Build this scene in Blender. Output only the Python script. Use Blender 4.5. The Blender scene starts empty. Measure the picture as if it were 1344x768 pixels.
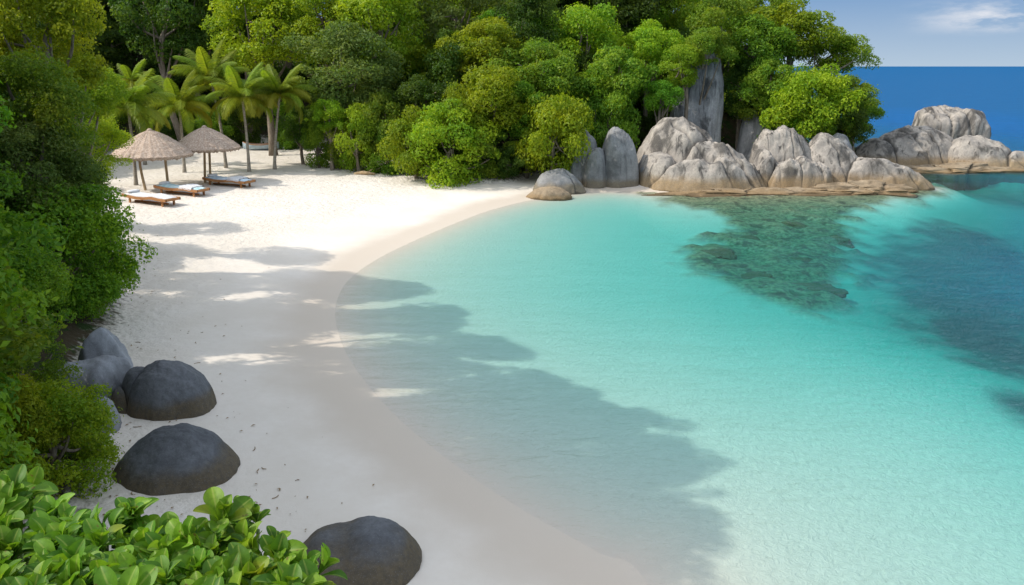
import bpy, math, random
import numpy as np
from mathutils import Vector, Matrix

# ------------------------------------------------------------------ camera, light, exposure
SC = bpy.context.scene
COL = SC.collection
H = 6.0                       # eye height over the sea
F = 1050.0                    # focal length in photo pixels (1344 wide)
PITCH = math.atan(297.0 / F)
cp, sp = math.cos(PITCH), math.sin(PITCH)
cam_d = bpy.data.cameras.new('camera')
cam = bpy.data.objects.new('camera', cam_d)
COL.objects.link(cam)
cam.location = (0, 0, H)
cam.rotation_euler = (math.pi / 2 - PITCH, 0, 0)
cam_d.sensor_width = 36.0
cam_d.lens = 36.0 * F / 1344.0
cam_d.clip_start = 0.05
cam_d.clip_end = 60000
SC.camera = cam

SUN_EL = math.radians(44)
SHADOW = np.array([1.0, 0.16]); SHADOW /= np.linalg.norm(SHADOW)   # the way shadows fall on the ground
sun_vec = Vector((-SHADOW[0] * math.cos(SUN_EL), -SHADOW[1] * math.cos(SUN_EL), math.sin(SUN_EL)))
sun_d = bpy.data.lights.new('sun', 'SUN')
sun_d.energy = 2.0
sun_d.angle = math.radians(0.53)
sun_d.color = (1.0, 0.93, 0.82)
sun = bpy.data.objects.new('sun', sun_d)
COL.objects.link(sun)
sun.rotation_euler = sun_vec.to_track_quat('Z', 'Y').to_euler()

W = bpy.data.worlds.new('World')
SC.world = W
W.use_nodes = True
nt = W.node_tree
nt.nodes.clear()
wo = nt.nodes.new('ShaderNodeOutputWorld')
bg = nt.nodes.new('ShaderNodeBackground')
sky = nt.nodes.new('ShaderNodeTexSky')
sky.sky_type = 'NISHITA'
sky.sun_disc = False
sky.sun_elevation = SUN_EL
sky.sun_rotation = math.atan2(sun_vec.x, sun_vec.y)
sky.altitude = 0
sky.air_density = 1.7
sky.dust_density = 1.2
sky.ozone_density = 1.0
bg.inputs['Strength'].default_value = 0.15
# a thin bank of cloud low over the sea
tc = nt.nodes.new('ShaderNodeTexCoord')
mp = nt.nodes.new('ShaderNodeMapping')
mp.inputs['Scale'].default_value = (14, 14, 55)
nz = nt.nodes.new('ShaderNodeTexNoise')
nz.inputs['Scale'].default_value = 1.0
nz.inputs['Detail'].default_value = 7
nz.inputs['Roughness'].default_value = 0.62
sx = nt.nodes.new('ShaderNodeSeparateXYZ')
rmp = nt.nodes.new('ShaderNodeValToRGB')
rmp.color_ramp.elements[0].position = 0.43
rmp.color_ramp.elements[1].position = 0.64
band = nt.nodes.new('ShaderNodeMapRange'); band.interpolation_type = 'SMOOTHSTEP'
band.inputs['From Min'].default_value = 0.028; band.inputs['From Max'].default_value = 0.046
band2 = nt.nodes.new('ShaderNodeMapRange'); band2.interpolation_type = 'SMOOTHSTEP'
band2.inputs['From Min'].default_value = 0.075; band2.inputs['From Max'].default_value = 0.050
bandx = nt.nodes.new('ShaderNodeMapRange'); bandx.interpolation_type = 'SMOOTHSTEP'
bandx.inputs['From Min'].default_value = 0.40; bandx.inputs['From Max'].default_value = 0.52
m1 = nt.nodes.new('ShaderNodeMath'); m1.operation = 'MULTIPLY'
m2 = nt.nodes.new('ShaderNodeMath'); m2.operation = 'MULTIPLY'
m3 = nt.nodes.new('ShaderNodeMath'); m3.operation = 'MULTIPLY'
mx = nt.nodes.new('ShaderNodeMix'); mx.data_type = 'RGBA'
mx.inputs['B'].default_value = (2.9, 2.95, 3.1, 1)
L = nt.links.new
L(tc.outputs['Generated'], mp.inputs['Vector']); L(mp.outputs[0], nz.inputs['Vector'])
L(nz.outputs['Fac'], rmp.inputs['Fac']); L(tc.outputs['Generated'], sx.inputs[0])
L(sx.outputs['Z'], band.inputs['Value']); L(sx.outputs['Z'], band2.inputs['Value']); L(sx.outputs['X'], bandx.inputs['Value'])
L(band.outputs[0], m1.inputs[0]); L(band2.outputs[0], m1.inputs[1])
L(m1.outputs[0], m2.inputs[0]); L(rmp.outputs['Color'], m2.inputs[1])
L(m2.outputs[0], m3.inputs[0]); L(bandx.outputs[0], m3.inputs[1])
hz_f = nt.nodes.new('ShaderNodeMapRange'); hz_f.interpolation_type = 'SMOOTHSTEP'
hz_f.inputs['From Min'].default_value = 0.10; hz_f.inputs['From Max'].default_value = 0.34; hz_f.inputs['To Min'].default_value = 1; hz_f.inputs['To Max'].default_value = 0
hz_r = nt.nodes.new('ShaderNodeValToRGB')
hz_r.color_ramp.elements[0].position = 0.0; hz_r.color_ramp.elements[0].color = (0.46, 0.58, 0.71, 1)
hz_r.color_ramp.elements[1].position = 0.085; hz_r.color_ramp.elements[1].color = (0.185, 0.345, 0.60, 1)
hz_s = nt.nodes.new('ShaderNodeVectorMath'); hz_s.operation = 'SCALE'; hz_s.inputs['Scale'].default_value = 3.5
hz_m = nt.nodes.new('ShaderNodeMix'); hz_m.data_type = 'RGBA'
L(sx.outputs['Z'], hz_f.inputs['Value']); L(sx.outputs['Z'], hz_r.inputs['Fac']); L(hz_r.outputs[0], hz_s.inputs[0])
hs_ = nt.nodes.new('ShaderNodeHueSaturation'); hs_.inputs['Saturation'].default_value = 0.42
L(sky.outputs[0], hs_.inputs['Color'])
L(hz_f.outputs[0], hz_m.inputs['Factor']); L(hs_.outputs[0], hz_m.inputs['A']); L(hz_s.outputs[0], hz_m.inputs['B'])
L(hz_m.outputs['Result'], mx.inputs['A']); L(m3.outputs[0], mx.inputs['Factor'])
L(mx.outputs['Result'], bg.inputs['Color']); L(bg.outputs[0], wo.inputs[0])

SC.view_settings.view_transform = 'Standard'
SC.view_settings.look = 'None'
SC.view_settings.gamma = 1.0
SC.view_settings.use_curve_mapping = False
SC.view_settings.exposure = 0.93
SC.render.engine = 'CYCLES'
SC.cycles.max_bounces = 7
SC.cycles.diffuse_bounces = 3
SC.cycles.glossy_bounces = 2
SC.cycles.transmission_bounces = 4
SC.cycles.transparent_max_bounces = 8
SC.cycles.caustics_reflective = False
SC.cycles.caustics_refractive = False
SC.cycles.use_denoising = True
SC.cycles.sample_clamp_indirect = 6.0

# ------------------------------------------------------------------ maths helpers
rng = np.random.default_rng(7)
random.seed(7)

def ray(px, py):
    a, b = px - 672.0, py - 384.0
    return np.array([a, F * cp - b * sp, -F * sp - b * cp])

def G(px, py, z=0.0):
    d = ray(px, py)
    t = (z - H) / d[2]
    return np.array([d[0] * t, d[1] * t, z])

def PD(px, py, y):
    d = ray(px, py)
    t = y / d[1]
    return np.array([d[0] * t, y, H + d[2] * t])

def PXM(p):
    """photo pixels per metre at a world point"""
    return F / (p[1] * cp - (p[2] - H) * sp)

_perm = np.random.default_rng(99).permutation(256)
_perm = np.concatenate([_perm, _perm, _perm])
_gr = np.random.default_rng(5).normal(size=(256, 3)); _gr /= np.linalg.norm(_gr, axis=1)[:, None]

def perlin(p):
    p = np.asarray(p, float)
    i = np.floor(p).astype(int); f = p - i
    u = f * f * f * (f * (f * 6 - 15) + 10)
    i &= 255
    out = 0
    for dx in (0, 1):
        for dy in (0, 1):
            for dz in (0, 1):
                h = _perm[_perm[_perm[(i[:, 0] + dx) & 255] + ((i[:, 1] + dy) & 255)] + ((i[:, 2] + dz) & 255)]
                g = _gr[h]
                dot = g[:, 0] * (f[:, 0] - dx) + g[:, 1] * (f[:, 1] - dy) + g[:, 2] * (f[:, 2] - dz)
                w = (u[:, 0] if dx else 1 - u[:, 0]) * (u[:, 1] if dy else 1 - u[:, 1]) * (u[:, 2] if dz else 1 - u[:, 2])
                out = out + w * dot
    return out * 1.5

def fbm(p, octv=4, gain=0.5):
    o, a, s = 0, 1.0, 1.0
    for k in range(octv):
        o = o + a * perlin(np.asarray(p) * s + 17.3 * k)
        a *= gain; s *= 2.03
    return o

def smooth(a, b, x):
    t = np.clip((x - a) / (b - a), 0, 1)
    return t * t * (3 - 2 * t)

def catmull(pts, n=8, closed=False):
    pts = np.asarray(pts, float); N = len(pts); out = []
    for i in range(N if closed else N - 1):
        if closed:
            p0, p1, p2, p3 = pts[(i - 1) % N], pts[i], pts[(i + 1) % N], pts[(i + 2) % N]
        else:
            p0, p1, p2, p3 = pts[max(i - 1, 0)], pts[i], pts[i + 1], pts[min(i + 2, N - 1)]
        for k in range(n):
            t = k / n
            out.append(0.5 * ((2 * p1) + (-p0 + p2) * t + (2 * p0 - 5 * p1 + 4 * p2 - p3) * t * t + (-p0 + 3 * p1 - 3 * p2 + p3) * t ** 3))
    if not closed:
        out.append(pts[-1])
    return np.array(out)

def sdist(poly, X, Y):
    """signed distance to a closed polygon, positive inside"""
    P = np.stack([X.ravel(), Y.ravel()], 1)
    best = np.full(len(P), 1e18); ins = np.zeros(len(P), bool)
    n = len(poly)
    for i in range(n):
        a, b = poly[i], poly[(i + 1) % n]
        ab = b - a; L2 = ab @ ab
        if L2 < 1e-12:
            continue
        t = np.clip(((P - a) @ ab) / L2, 0, 1)
        d = P - a - t[:, None] * ab
        best = np.minimum(best, (d * d).sum(1))
        c = ((a[1] > P[:, 1]) != (b[1] > P[:, 1]))
        with np.errstate(divide='ignore', invalid='ignore'):
            xx = (b[0] - a[0]) * (P[:, 1] - a[1]) / (b[1] - a[1]) + a[0]
        ins ^= c & (P[:, 0] < xx)
    d = np.sqrt(best)
    return np.where(ins, d, -d).reshape(X.shape)

# ------------------------------------------------------------------ the lie of the land
_shore_px = [(850, 766), (790, 728), (700, 678), (610, 620), (530, 556), (478, 500), (448, 450), (440, 405), (455, 370), (490, 343),
             (535, 320), (590, 296), (640, 277), (690, 264), (735, 257), (790, 252), (850, 254), (930, 258), (1020, 258), (1120, 256), (1190, 252), (1222, 246)]
_shore = [G(x, y)[:2] for x, y in _shore_px]
SHORE = [np.array((4.0, -40.0)), np.array((3.2, 0.0)), np.array((2.6, 4.0))] + _shore + \
        [np.array((21.6, 43.0)), np.array((21.6, 50.0)), np.array((19.5, 64.0)), np.array((10., 85.)), np.array((-60., 130.)), np.array((-160., 60.)), np.array((-160., -40.))]
SHORE = np.concatenate([catmull(SHORE[:-3], 6), np.array(SHORE[-3:])])
_veg_px = [(60, 690), (120, 640), (140, 560), (120, 470), (150, 425), (165, 370), (140, 290), (120, 240), (150, 205), (260, 192), (400, 186), (440, 200), (520, 214), (600, 232), (670, 232), (700, 226), (760, 222), (850, 214), (950, 208), (1040, 208), (1120, 200)]
_veg = [G(x, y, 0.55)[:2] for x, y in _veg_px]
VEG = [np.array((2.0, -40.)), np.array((1.6, 0.0)), np.array((1.0, 3.4)), np.array((-1.2, 4.0)), np.array((-3.4, 5.0))] + _veg + \
      [np.array((20.0, 46.)), np.array((20.0, 54.)), np.array((17., 64.)), np.array((8., 82.)), np.array((-58., 124.)), np.array((-155., 58.)), np.array((-155., -40.))]
VEG = np.concatenate([catmull(VEG[:-3], 5), np.array(VEG[-3:])])

_isl_c = G(1240, 215)
REEF = np.array([G(x, y)[:2] for x, y in [(880, 318), (920, 300), (965, 292), (930, 276), (870, 262), (840, 250), (900, 244), (1000, 244), (1120, 244), (1230, 232), (1250, 250), (1150, 268), (1125, 300), (1118, 345), (1120, 385), (1070, 388), (1000, 372), (930, 350)]])
REEF = catmull(REEF, 4, True)
WEED1 = catmull(np.array([G(x, y)[:2] for x, y in [(1150, 300), (1230, 275), (1330, 280), (1420, 310), (1420, 450), (1340, 448), (1250, 420), (1190, 385), (1170, 335)]]), 4, True)
WEED2 = catmull(np.array([G(x, y)[:2] for x, y in [(1310, 480), (1360, 468), (1420, 480), (1420, 520), (1340, 512), (1305, 500)]]), 4, True)

FLAT = 0.34          # the bed lies this much nearer the surface than its optical depth: clear water seen from above looks shallow

def land(X, Y):
    X = np.asarray(X, float); Y = np.asarray(Y, float)
    d = sdist(SHORE, X, Y); v = sdist(VEG, X, Y)
    P = np.stack([X.ravel(), Y.ravel(), np.zeros(X.size)], 1)
    n1 = fbm(P * 0.16, 3).reshape(X.shape); n2 = fbm(P * 0.9 + 40, 3).reshape(X.shape)
    beach = 0.75 * (1 - np.exp(-0.085 * np.maximum(d, 0) / 0.75))
    w = smooth(9, 5, Y) * smooth(-9, -4, X)
    slope = 0.42 + 0.38 * smooth(39, 46, Y) + 1.5 * w; cap = 17.0 * (1 - w) + 3.3 * w
    vp = np.maximum(v, 0)
    hill = cap * (1 - np.exp(-slope * vp / cap)) + np.minimum(vp, 4) * 0.12 * n1
    e = np.maximum(-d, 0)
    dep = 0.74 * (1 - np.exp(-0.30 * e)) + 0.0075 * e ** 2 + 3.2 * smooth(6.5, 22, X) * smooth(0, 15, e)
    dep = dep + 1.8 * smooth(17, 22, X) * smooth(0.2, 3.5, e)
    ax_, bx_ = G(1150, 221)[:2], G(1345, 221)[:2]; ab_ = bx_ - ax_                  # the shoal the islet stands on
    tt_ = np.clip(((X - ax_[0]) * ab_[0] + (Y - ax_[1]) * ab_[1]) / (ab_ @ ab_), 0, 1)
    ds_ = np.hypot(X - ax_[0] - tt_ * ab_[0], (Y - 1.2 - ax_[1] - tt_ * ab_[1]))
    dep = np.minimum(dep, 0.15 + 0.75 * np.maximum(ds_ - 1.2 + 0.4 * n2, 0) ** 1.3)
    dep = np.where(dep > 6, 6 + (dep - 6) * 0.35, dep)
    dep = np.minimum(dep, 22)
    rf = smooth(-0.5, 0.8, sdist(REEF, X, Y) + 0.9 * n2 + 0.5 * n1)
    w1 = smooth(-1.6, 1.6, sdist(WEED1, X, Y) + 1.2 * n2 + 1.0 * n1)
    w2 = smooth(-0.5, 0.6, sdist(WEED2, X, Y) + 0.5 * n2)
    z = np.where(d > 0, beach + hill, -dep * FLAT)
    sea = smooth(0, 1.5, e)
    z = z + rf * sea * FLAT * (0.2 * dep + 0.45 * n2 * np.minimum(1, dep)) + 0.02 * n1 * smooth(0, 3, d) + 0.012 * n2 * smooth(0.5, 4, d)
    return z, d, v, rf, np.maximum(w1, w2)

def gz(x, y):
    return float(land(np.array([x]), np.array([y]))[0][0])

def RT(px, py):
    """where the view ray meets the ground"""
    d = ray(px, py); d = d / np.linalg.norm(d)
    t = np.linspace(2, 120, 900)
    P = np.array([0, 0, H]) + t[:, None] * d
    z = land(P[:, 0], P[:, 1])[0]
    k = int(np.argmax(P[:, 2] < np.maximum(z, 0)))
    return np.array([P[k, 0], P[k, 1], max(float(z[k]), 0.0)])

# ------------------------------------------------------------------ material helpers
def mat(name):
    m = bpy.data.materials.new(name); m.use_nodes = True
    m.node_tree.nodes.clear()
    out = m.node_tree.nodes.new('ShaderNodeOutputMaterial')
    return m, m.node_tree, out

class N:
    """terse node builder"""
    def __init__(s, tree): s.t = tree
    def new(s, typ, **kw):
        n = s.t.nodes.new('ShaderNode' + typ)
        for k, v in kw.items(): setattr(n, k, v)
        return n
    def link(s, a, b): s.t.links.new(a, b)
    def set(s, sock, v):
        if isinstance(v, bpy.types.NodeSocket): s.link(v, sock)
        elif isinstance(v, tuple) and len(v) == 3 and sock.type == 'RGBA': sock.default_value = (*v, 1)
        else: sock.default_value = v
    def math(s, op, a, b=0.0, clamp=False):
        n = s.new('Math', operation=op); n.use_clamp = clamp
        s.set(n.inputs[0], a); s.set(n.inputs[1], b); return n.outputs[0]
    def mix(s, f, a, b, blend='MIX'):
        n = s.new('Mix', data_type='RGBA', blend_type=blend)
        s.set(n.inputs['Factor'], f); s.set(n.inputs['A'], a); s.set(n.inputs['B'], b); return n.outputs['Result']
    def noise(s, vec, scale, detail=4, rough=0.55, dist=0.0):
        n = s.new('TexNoise'); s.link(vec, n.inputs['Vector'])
        n.inputs['Scale'].default_value = scale; n.inputs['Detail'].default_value = detail
        n.inputs['Roughness'].default_value = rough; n.inputs['Distortion'].default_value = dist
        return n.outputs['Fac']
    def rng(s, v, a, b, c=0.0, d=1.0):
        n = s.new('MapRange'); n.interpolation_type = 'SMOOTHSTEP'
        s.set(n.inputs['Value'], v)
        for k, x in (('From Min', a), ('From Max', b), ('To Min', c), ('To Max', d)): n.inputs[k].default_value = x
        return n.outputs[0]
    def attr(s, name):
        n = s.new('Attribute'); n.attribute_name = name; return n.outputs['Fac']
    def pos(s): return s.new('NewGeometry').outputs['Position']
    def obj(s): return s.new('TexCoord').outputs['Object']
    def scaled(s, vec, sc, rot=(0, 0, 0)):
        n = s.new('Mapping'); s.link(vec, n.inputs['Vector']); n.inputs['Scale'].default_value = sc; n.inputs['Rotation'].default_value = rot
        return n.outputs[0]
    def bump(s, h, strength=0.5, dist=0.02, normal=None):
        n = s.new('Bump'); s.link(h, n.inputs['Height']); n.inputs['Strength'].default_value = strength; n.inputs['Distance'].default_value = dist
        if normal: s.link(normal, n.inputs['Normal'])
        return n.outputs[0]
    def bsdf(s, col, rough=0.8, normal=None, spec=0.3):
        n = s.new('BsdfPrincipled'); s.set(n.inputs['Base Color'], col); s.set(n.inputs['Roughness'], rough)
        n.inputs['Specular IOR Level'].default_value = spec
        if normal: s.link(normal, n.inputs['Normal'])
        return n.outputs[0]

def sand_material():
    m, t, out = mat('sand'); n = N(t); p = n.pos()
    z = n.new('SeparateXYZ'); n.link(p, z.inputs[0]); z = z.outputs['Z']
    n1 = n.noise(p, 0.5, 5); n2 = n.noise(p, 6.0, 5, 0.7); n3 = n.noise(p, 60, 2, 0.6)
    dry = n.mix(n.rng(n1, 0.35, 0.7), (0.665, 0.61, 0.54), (0.725, 0.675, 0.615))
    dry = n.mix(n.rng(n2, 0.3, 0.75, 0, 0.35), dry, (0.62, 0.555, 0.48))
    wetness = n.rng(n.math('ADD', z, n.math('MULTIPLY', n1, 0.10)), 0.10, 0.20, 1, 0)
    col = n.mix(n.math('MULTIPLY', wetness, 0.85), dry, (0.54, 0.465, 0.385))
    # the sandy bed under water, paler again
    under = n.rng(z, -0.15, 0.04, 1, 0)
    col = n.mix(under, col, (0.50, 0.515, 0.455))
    # litter specks along the tide line
    sp_ = n.math('MULTIPLY', n.rng(n.noise(p, 22, 3, 0.7), 0.70, 0.74), n.rng(n.noise(p, 0.8, 2), 0.48, 0.62))
    col = n.mix(n.math('MULTIPLY', sp_, n.rng(z, 0.2, 0.35)), col, (0.25, 0.19, 0.13))
    reefc = n.mix(n.rng(n2, 0.35, 0.65), (0.06, 0.085, 0.05), (0.24, 0.25, 0.15))
    reefc = n.mix(n.rng(n.noise(p, 1.6, 4, 0.6), 0.52, 0.66), reefc, (0.05, 0.06, 0.04))
    col = n.mix(n.attr('reef'), col, reefc)
    weedc = n.mix(n2, (0.02, 0.045, 0.055), (0.05, 0.09, 0.10))
    col = n.mix(n.math('MULTIPLY', n.attr('weed'), 0.85), col, weedc)
    soil = n.mix(n2, (0.035, 0.028, 0.018), (0.09, 0.07, 0.04))
    soil = n.mix(n.rng(n.noise(p, 2.2, 4), 0.45, 0.6), soil, (0.03, 0.055, 0.015))
    sf = n.rng(n.math('ADD', n.attr('veg'), n.math('MULTIPLY', n.math('SUBTRACT', n2, 0.5), 1.6)), -0.1, 0.5)
    col = n.mix(sf, col, soil)
    dimple = n.noise(p, 3.2, 3, 0.6)
    above = n.rng(z, 0.15, 0.42)
    hgt = n.math('ADD', n.math('MULTIPLY', n.math('MULTIPLY', n.math('ADD', dimple, n.math('MULTIPLY', n2, 0.5)), above), 4.2), n.math('MULTIPLY', n3, 0.06))
    ripple = n.new('TexWave'); ripple.wave_type = 'BANDS'
    n.link(n.scaled(p, (1, 1, 1), (0, 0, math.radians(38))), ripple.inputs['Vector'])
    ripple.inputs['Scale'].default_value = 1.6; ripple.inputs['Distortion'].default_value = 9; ripple.inputs['Detail'].default_value = 3; ripple.inputs['Detail Scale'].default_value = 1.3
    hgt = n.math('ADD', hgt, n.math('MULTIPLY', n.math('MULTIPLY', n.math('ADD', n.noise(p, 6.5, 4, 0.7, 1.5), n.math('MULTIPLY', ripple.outputs['Fac'], 0.10)), under), 1.3))
    rough = n.rng(wetness, 0.2, 1.0, 0.95, 0.55)
    n.link(n.bsdf(col, rough, n.bump(hgt, 0.55, 0.06), 0.2), out.inputs['Surface'])
    return m

def water_material():
    m, t, out = mat('sea_water'); n = N(t); p = n.pos()
    w1 = n.noise(n.scaled(p, (1, 2.2, 1), (0, 0, 0.35)), 1.3, 3, 0.55, 0.6)
    w2 = n.noise(n.scaled(p, (1, 1.7, 1), (0, 0, -0.5)), 4.5, 3, 0.6, 1.2)
    w3 = n.noise(n.scaled(p, (1, 3, 1), (0, 0, 0.15)), 0.25, 3, 0.6)
    calm = n.rng(n.attr('depth'), 0.0, 1.5, 0.35, 1.0)
    hgt = n.math('ADD', n.math('ADD', w1, n.math('MULTIPLY', w2, 0.45)), n.math('MULTIPLY', w3, 2.0))
    hgt = n.math('MULTIPLY', hgt, calm)
    nor = n.bump(hgt, 0.9, 0.11)
    tr = n.new('BsdfTransparent')
    body = n.new('BsdfDiffuse')
    bc = n.mix(n.rng(n.attr('depth'), 2.0, 9.0), (0.0, 0.25, 0.33), (0.0, 0.10, 0.30))
    bc = n.mix(n.rng(n.attr('depth'), 8.0, 20.0), bc, (0.004, 0.095, 0.25))
    bc = n.mix(n.rng(n.math('ADD', w1, n.math('MULTIPLY', w3, 0.6)), 0.55, 1.0, 0, 0.5), bc, (0.0, 0.06, 0.18))
    n.link(bc, body.inputs['Color']); n.link(nor, body.inputs['Normal'])
    mb = n.new('MixShader')
    n.link(n.rng(n.attr('depth'), 0.4, 10.0, 0.0, 0.93), mb.inputs[0]); n.link(tr.outputs[0], mb.inputs[1]); n.link(body.outputs[0], mb.inputs[2])
    gl = n.new('BsdfGlossy'); gl.inputs['Roughness'].default_value = 0.12; gl.inputs['Color'].default_value = (0.8, 0.85, 0.9, 1); n.link(nor, gl.inputs['Normal'])
    fr = n.new('Fresnel'); fr.inputs['IOR'].default_value = 1.33; n.link(nor, fr.inputs['Normal'])
    # waves seen at a grazing angle turn their faces to the viewer: the mean reflectance of a rough sea stays low
    fac = n.math('MINIMUM', n.math('MULTIPLY', fr.outputs[0], 0.85), n.rng(n.attr('depth'), 1.0, 9.0, 0.15, 0.09))
    ms = n.new('MixShader'); n.link(fac, ms.inputs[0]); n.link(mb.outputs[0], ms.inputs[1]); n.link(gl.outputs[0], ms.inputs[2])
    n.link(ms.outputs[0], out.inputs['Surface'])
    va = n.new('VolumeAbsorption'); va.inputs['Color'].default_value = (0.15, 0.862, 0.855, 1); va.inputs['Density'].default_value = 0.31 / FLAT
    n.link(va.outputs[0], out.inputs['Volume'])
    return m

def granite(name, pale, dark, band, band_z=(0.25, 0.55), streak=1.0, bandmix=0.85, grain=1.0):
    m, t, out = mat(name); n = N(t); p = n.pos(); o = n.obj()
    z = n.new('SeparateXYZ'); n.link(p, z.inputs[0]); z = z.outputs['Z']
    n1 = n.noise(p, 0.9, 6, 0.65); n2 = n.noise(p, 14, 4, 0.7); n3 = n.noise(p, 70, 2, 0.7)
    st = n.noise(n.scaled(p, (3.2, 3.2, 0.35)), 1.0, 5, 0.65, 0.7)
    col = n.mix(n.rng(n1, 0.3, 0.68), dark, pale)
    col = n.mix(n.rng(st, 0.52, 0.68, 0, 0.8 * streak), col, tuple(c * 0.28 for c in dark))
    col = n.mix(n.rng(st, 0.30, 0.42, 0.45 * streak, 0), col, tuple(min(c * 1.25, .8) for c in pale))
    # black lichen and water stains
    pt = n.math('MULTIPLY', n.rng(n.noise(n.scaled(p, (1, 1, 0.45)), 0.75, 5, 0.65, 0.5), 0.50, 0.62), 0.85 * min(1.0, streak))
    col = n.mix(pt, col, tuple(c * 0.24 for c in dark))
    zz = n.math('ADD', z, n.math('MULTIPLY', n.math('SUBTRACT', n1, 0.5), 0.5))
    col = n.mix(n.rng(zz, band_z[0], band_z[1], bandmix, 0), col, n.mix(n2, band, tuple(c * 0.6 for c in band)))
    wet = n.rng(zz, 0.02, 0.12, 0.75, 0)
    col = n.mix(wet, col, tuple(c * 0.22 for c in band))
    col = n.mix(n.rng(n2, 0.35, 0.7, 0, 0.28 * grain), col, tuple(c * 0.5 for c in dark))
    col = n.mix(n.rng(n3, 0.58, 0.72, 0, 0.35 * grain), col, tuple(min(c * 1.4, .85) for c in pale))
    col = n.mix(n.attr('crack'), col, tuple(c * 0.16 for c in dark))
    hgt = n.math('ADD', n.math('ADD', n.math('MULTIPLY', n1, 1.2), n.math('MULTIPLY', n2, 0.28)), n.math('MULTIPLY', n3, 0.06))
    hgt = n.math('ADD', hgt, n.math('MULTIPLY', st, 0.10 * streak))
    n.link(n.bsdf(col, 0.82, n.bump(hgt, 0.6, 0.06), 0.25), out.inputs['Surface'])
    return m

def leaf_material(name, c0, c1, c2, trans=0.5, rough=0.5, spec=0.25, hue=0.025, veined=False):
    m, t, out = mat(name); n = N(t)
    oi = n.new('ObjectInfo')
    ti = n.attr('tint'); p = n.pos()
    big = n.noise(p, 0.7, 3)
    col = n.mix(n.rng(ti, 0.0, 1.0), c0, c1)
    col = n.mix(n.rng(n.math('ADD', n.math('MULTIPLY', ti, 0.35), big), 0.55, 0.95, 0, 0.75), col, c2)
    if veined:                                     # pale midrib, a few yellowed blades and brown spots
        vn = n.attr('vein'); o = n.obj()
        col = n.mix(n.rng(vn, 0.02, 0.16, 0.55, 0), col, (0.42, 0.52, 0.12))
        col = n.mix(n.rng(n.noise(o, 45, 3, 0.6), 0.35, 0.75, 0, 0.35), col, tuple(c * 0.5 for c in c0))
        col = n.mix(n.rng(n.noise(o, 5, 2), 0.62, 0.72, 0, 0.55), col, (0.34, 0.36, 0.03))
        col = n.mix(n.rng(n.noise(o, 28, 2, 0.5), 0.70, 0.74, 0, 0.8), col, (0.16, 0.10, 0.03))
    hs = n.new('HueSaturation'); n.link(col, hs.inputs['Color'])
    n.link(n.math('ADD', 0.5 - hue / 2, n.math('MULTIPLY', oi.outputs['Random'], hue)), hs.inputs['Hue'])
    n.link(n.math('ADD', 0.85, n.math('MULTIPLY', oi.outputs['Random'], 0.35)), hs.inputs['Value'])
    col = hs.outputs[0]
    b = n.new('BsdfPrincipled'); n.link(col, b.inputs['Base Color']); b.inputs['Roughness'].default_value = rough; b.inputs['Specular IOR Level'].default_value = spec
    tl = n.new('BsdfTranslucent'); n.link(n.mix(1.0, col, (1.2, 1.1, 0.5), 'MULTIPLY'), tl.inputs['Color'])
    ms = n.new('MixShader'); ms.inputs[0].default_value = trans; n.link(b.outputs[0], ms.inputs[1]); n.link(tl.outputs[0], ms.inputs[2])
    n.link(ms.outputs[0], out.inputs['Surface'])
    return m

def wood_material(name, a, b, axis=(1.2, 9, 9), scale=3.0, rough=0.7):
    m, t, out = mat(name); n = N(t); o = n.obj()
    f = n.noise(n.scaled(o, axis), scale, 5, 0.65, 0.4); f2 = n.noise(o, 30, 3)
    col = n.mix(n.rng(f, 0.3, 0.7), a, b)
    n.link(n.bsdf(col, rough, n.bump(n.math('ADD', f, n.math('MULTIPLY', f2, 0.3)), 0.5, 0.01)), out.inputs['Surface'])
    return m

def cloth_material(name, c, c2):
    m, t, out = mat(name); n = N(t); o = n.obj()
    f = n.noise(o, 5, 4); g = n.noise(o, 90, 2)
    n.link(n.bsdf(n.mix(n.rng(f, 0.35, 0.65), c, c2), 0.9, n.bump(n.math('ADD', f, n.math('MULTIPLY', g, 0.1)), 0.5, 0.03)), out.inputs['Surface'])
    return m

M = {}
M['sand'] = sand_material()
M['water'] = water_material()
M['granite'] = granite('pale_granite', (0.43, 0.385, 0.335), (0.20, 0.185, 0.17), (0.34, 0.235, 0.12), (0.45, 0.95), 1.25)
M['cliff'] = granite('grey_cliff', (0.34, 0.35, 0.36), (0.17, 0.18, 0.19), (0.3, 0.25, 0.18), (-1, -0.5), 1.3)
M['grey'] = granite('grey_granite', (0.30, 0.30, 0.30), (0.17, 0.175, 0.18), (0.24, 0.19, 0.12), (0.3, 0.6), 0.6)
M['dark'] = granite('dark_granite', (0.145, 0.153, 0.168), (0.08, 0.086, 0.097), (0.135, 0.104, 0.06), (0.40, 0.64), 0.3, 0.9, 1.3)
M['beachgrey'] = granite('beach_grey_granite', (0.34, 0.36, 0.39), (0.20, 0.21, 0.23), (0.18, 0.17, 0.15), (0.2, 0.4), 0.3)
M['tan'] = granite('tan_rock', (0.36, 0.28, 0.19), (0.22, 0.165, 0.105), (0.30, 0.2, 0.1), (0.1, 0.3), 0.4)
M['reefrock'] = granite('reef_rock', (0.34, 0.32, 0.19), (0.13, 0.13, 0.07), (0.2, 0.2, 0.11), (-0.2, 0.2), 0.2)
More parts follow.
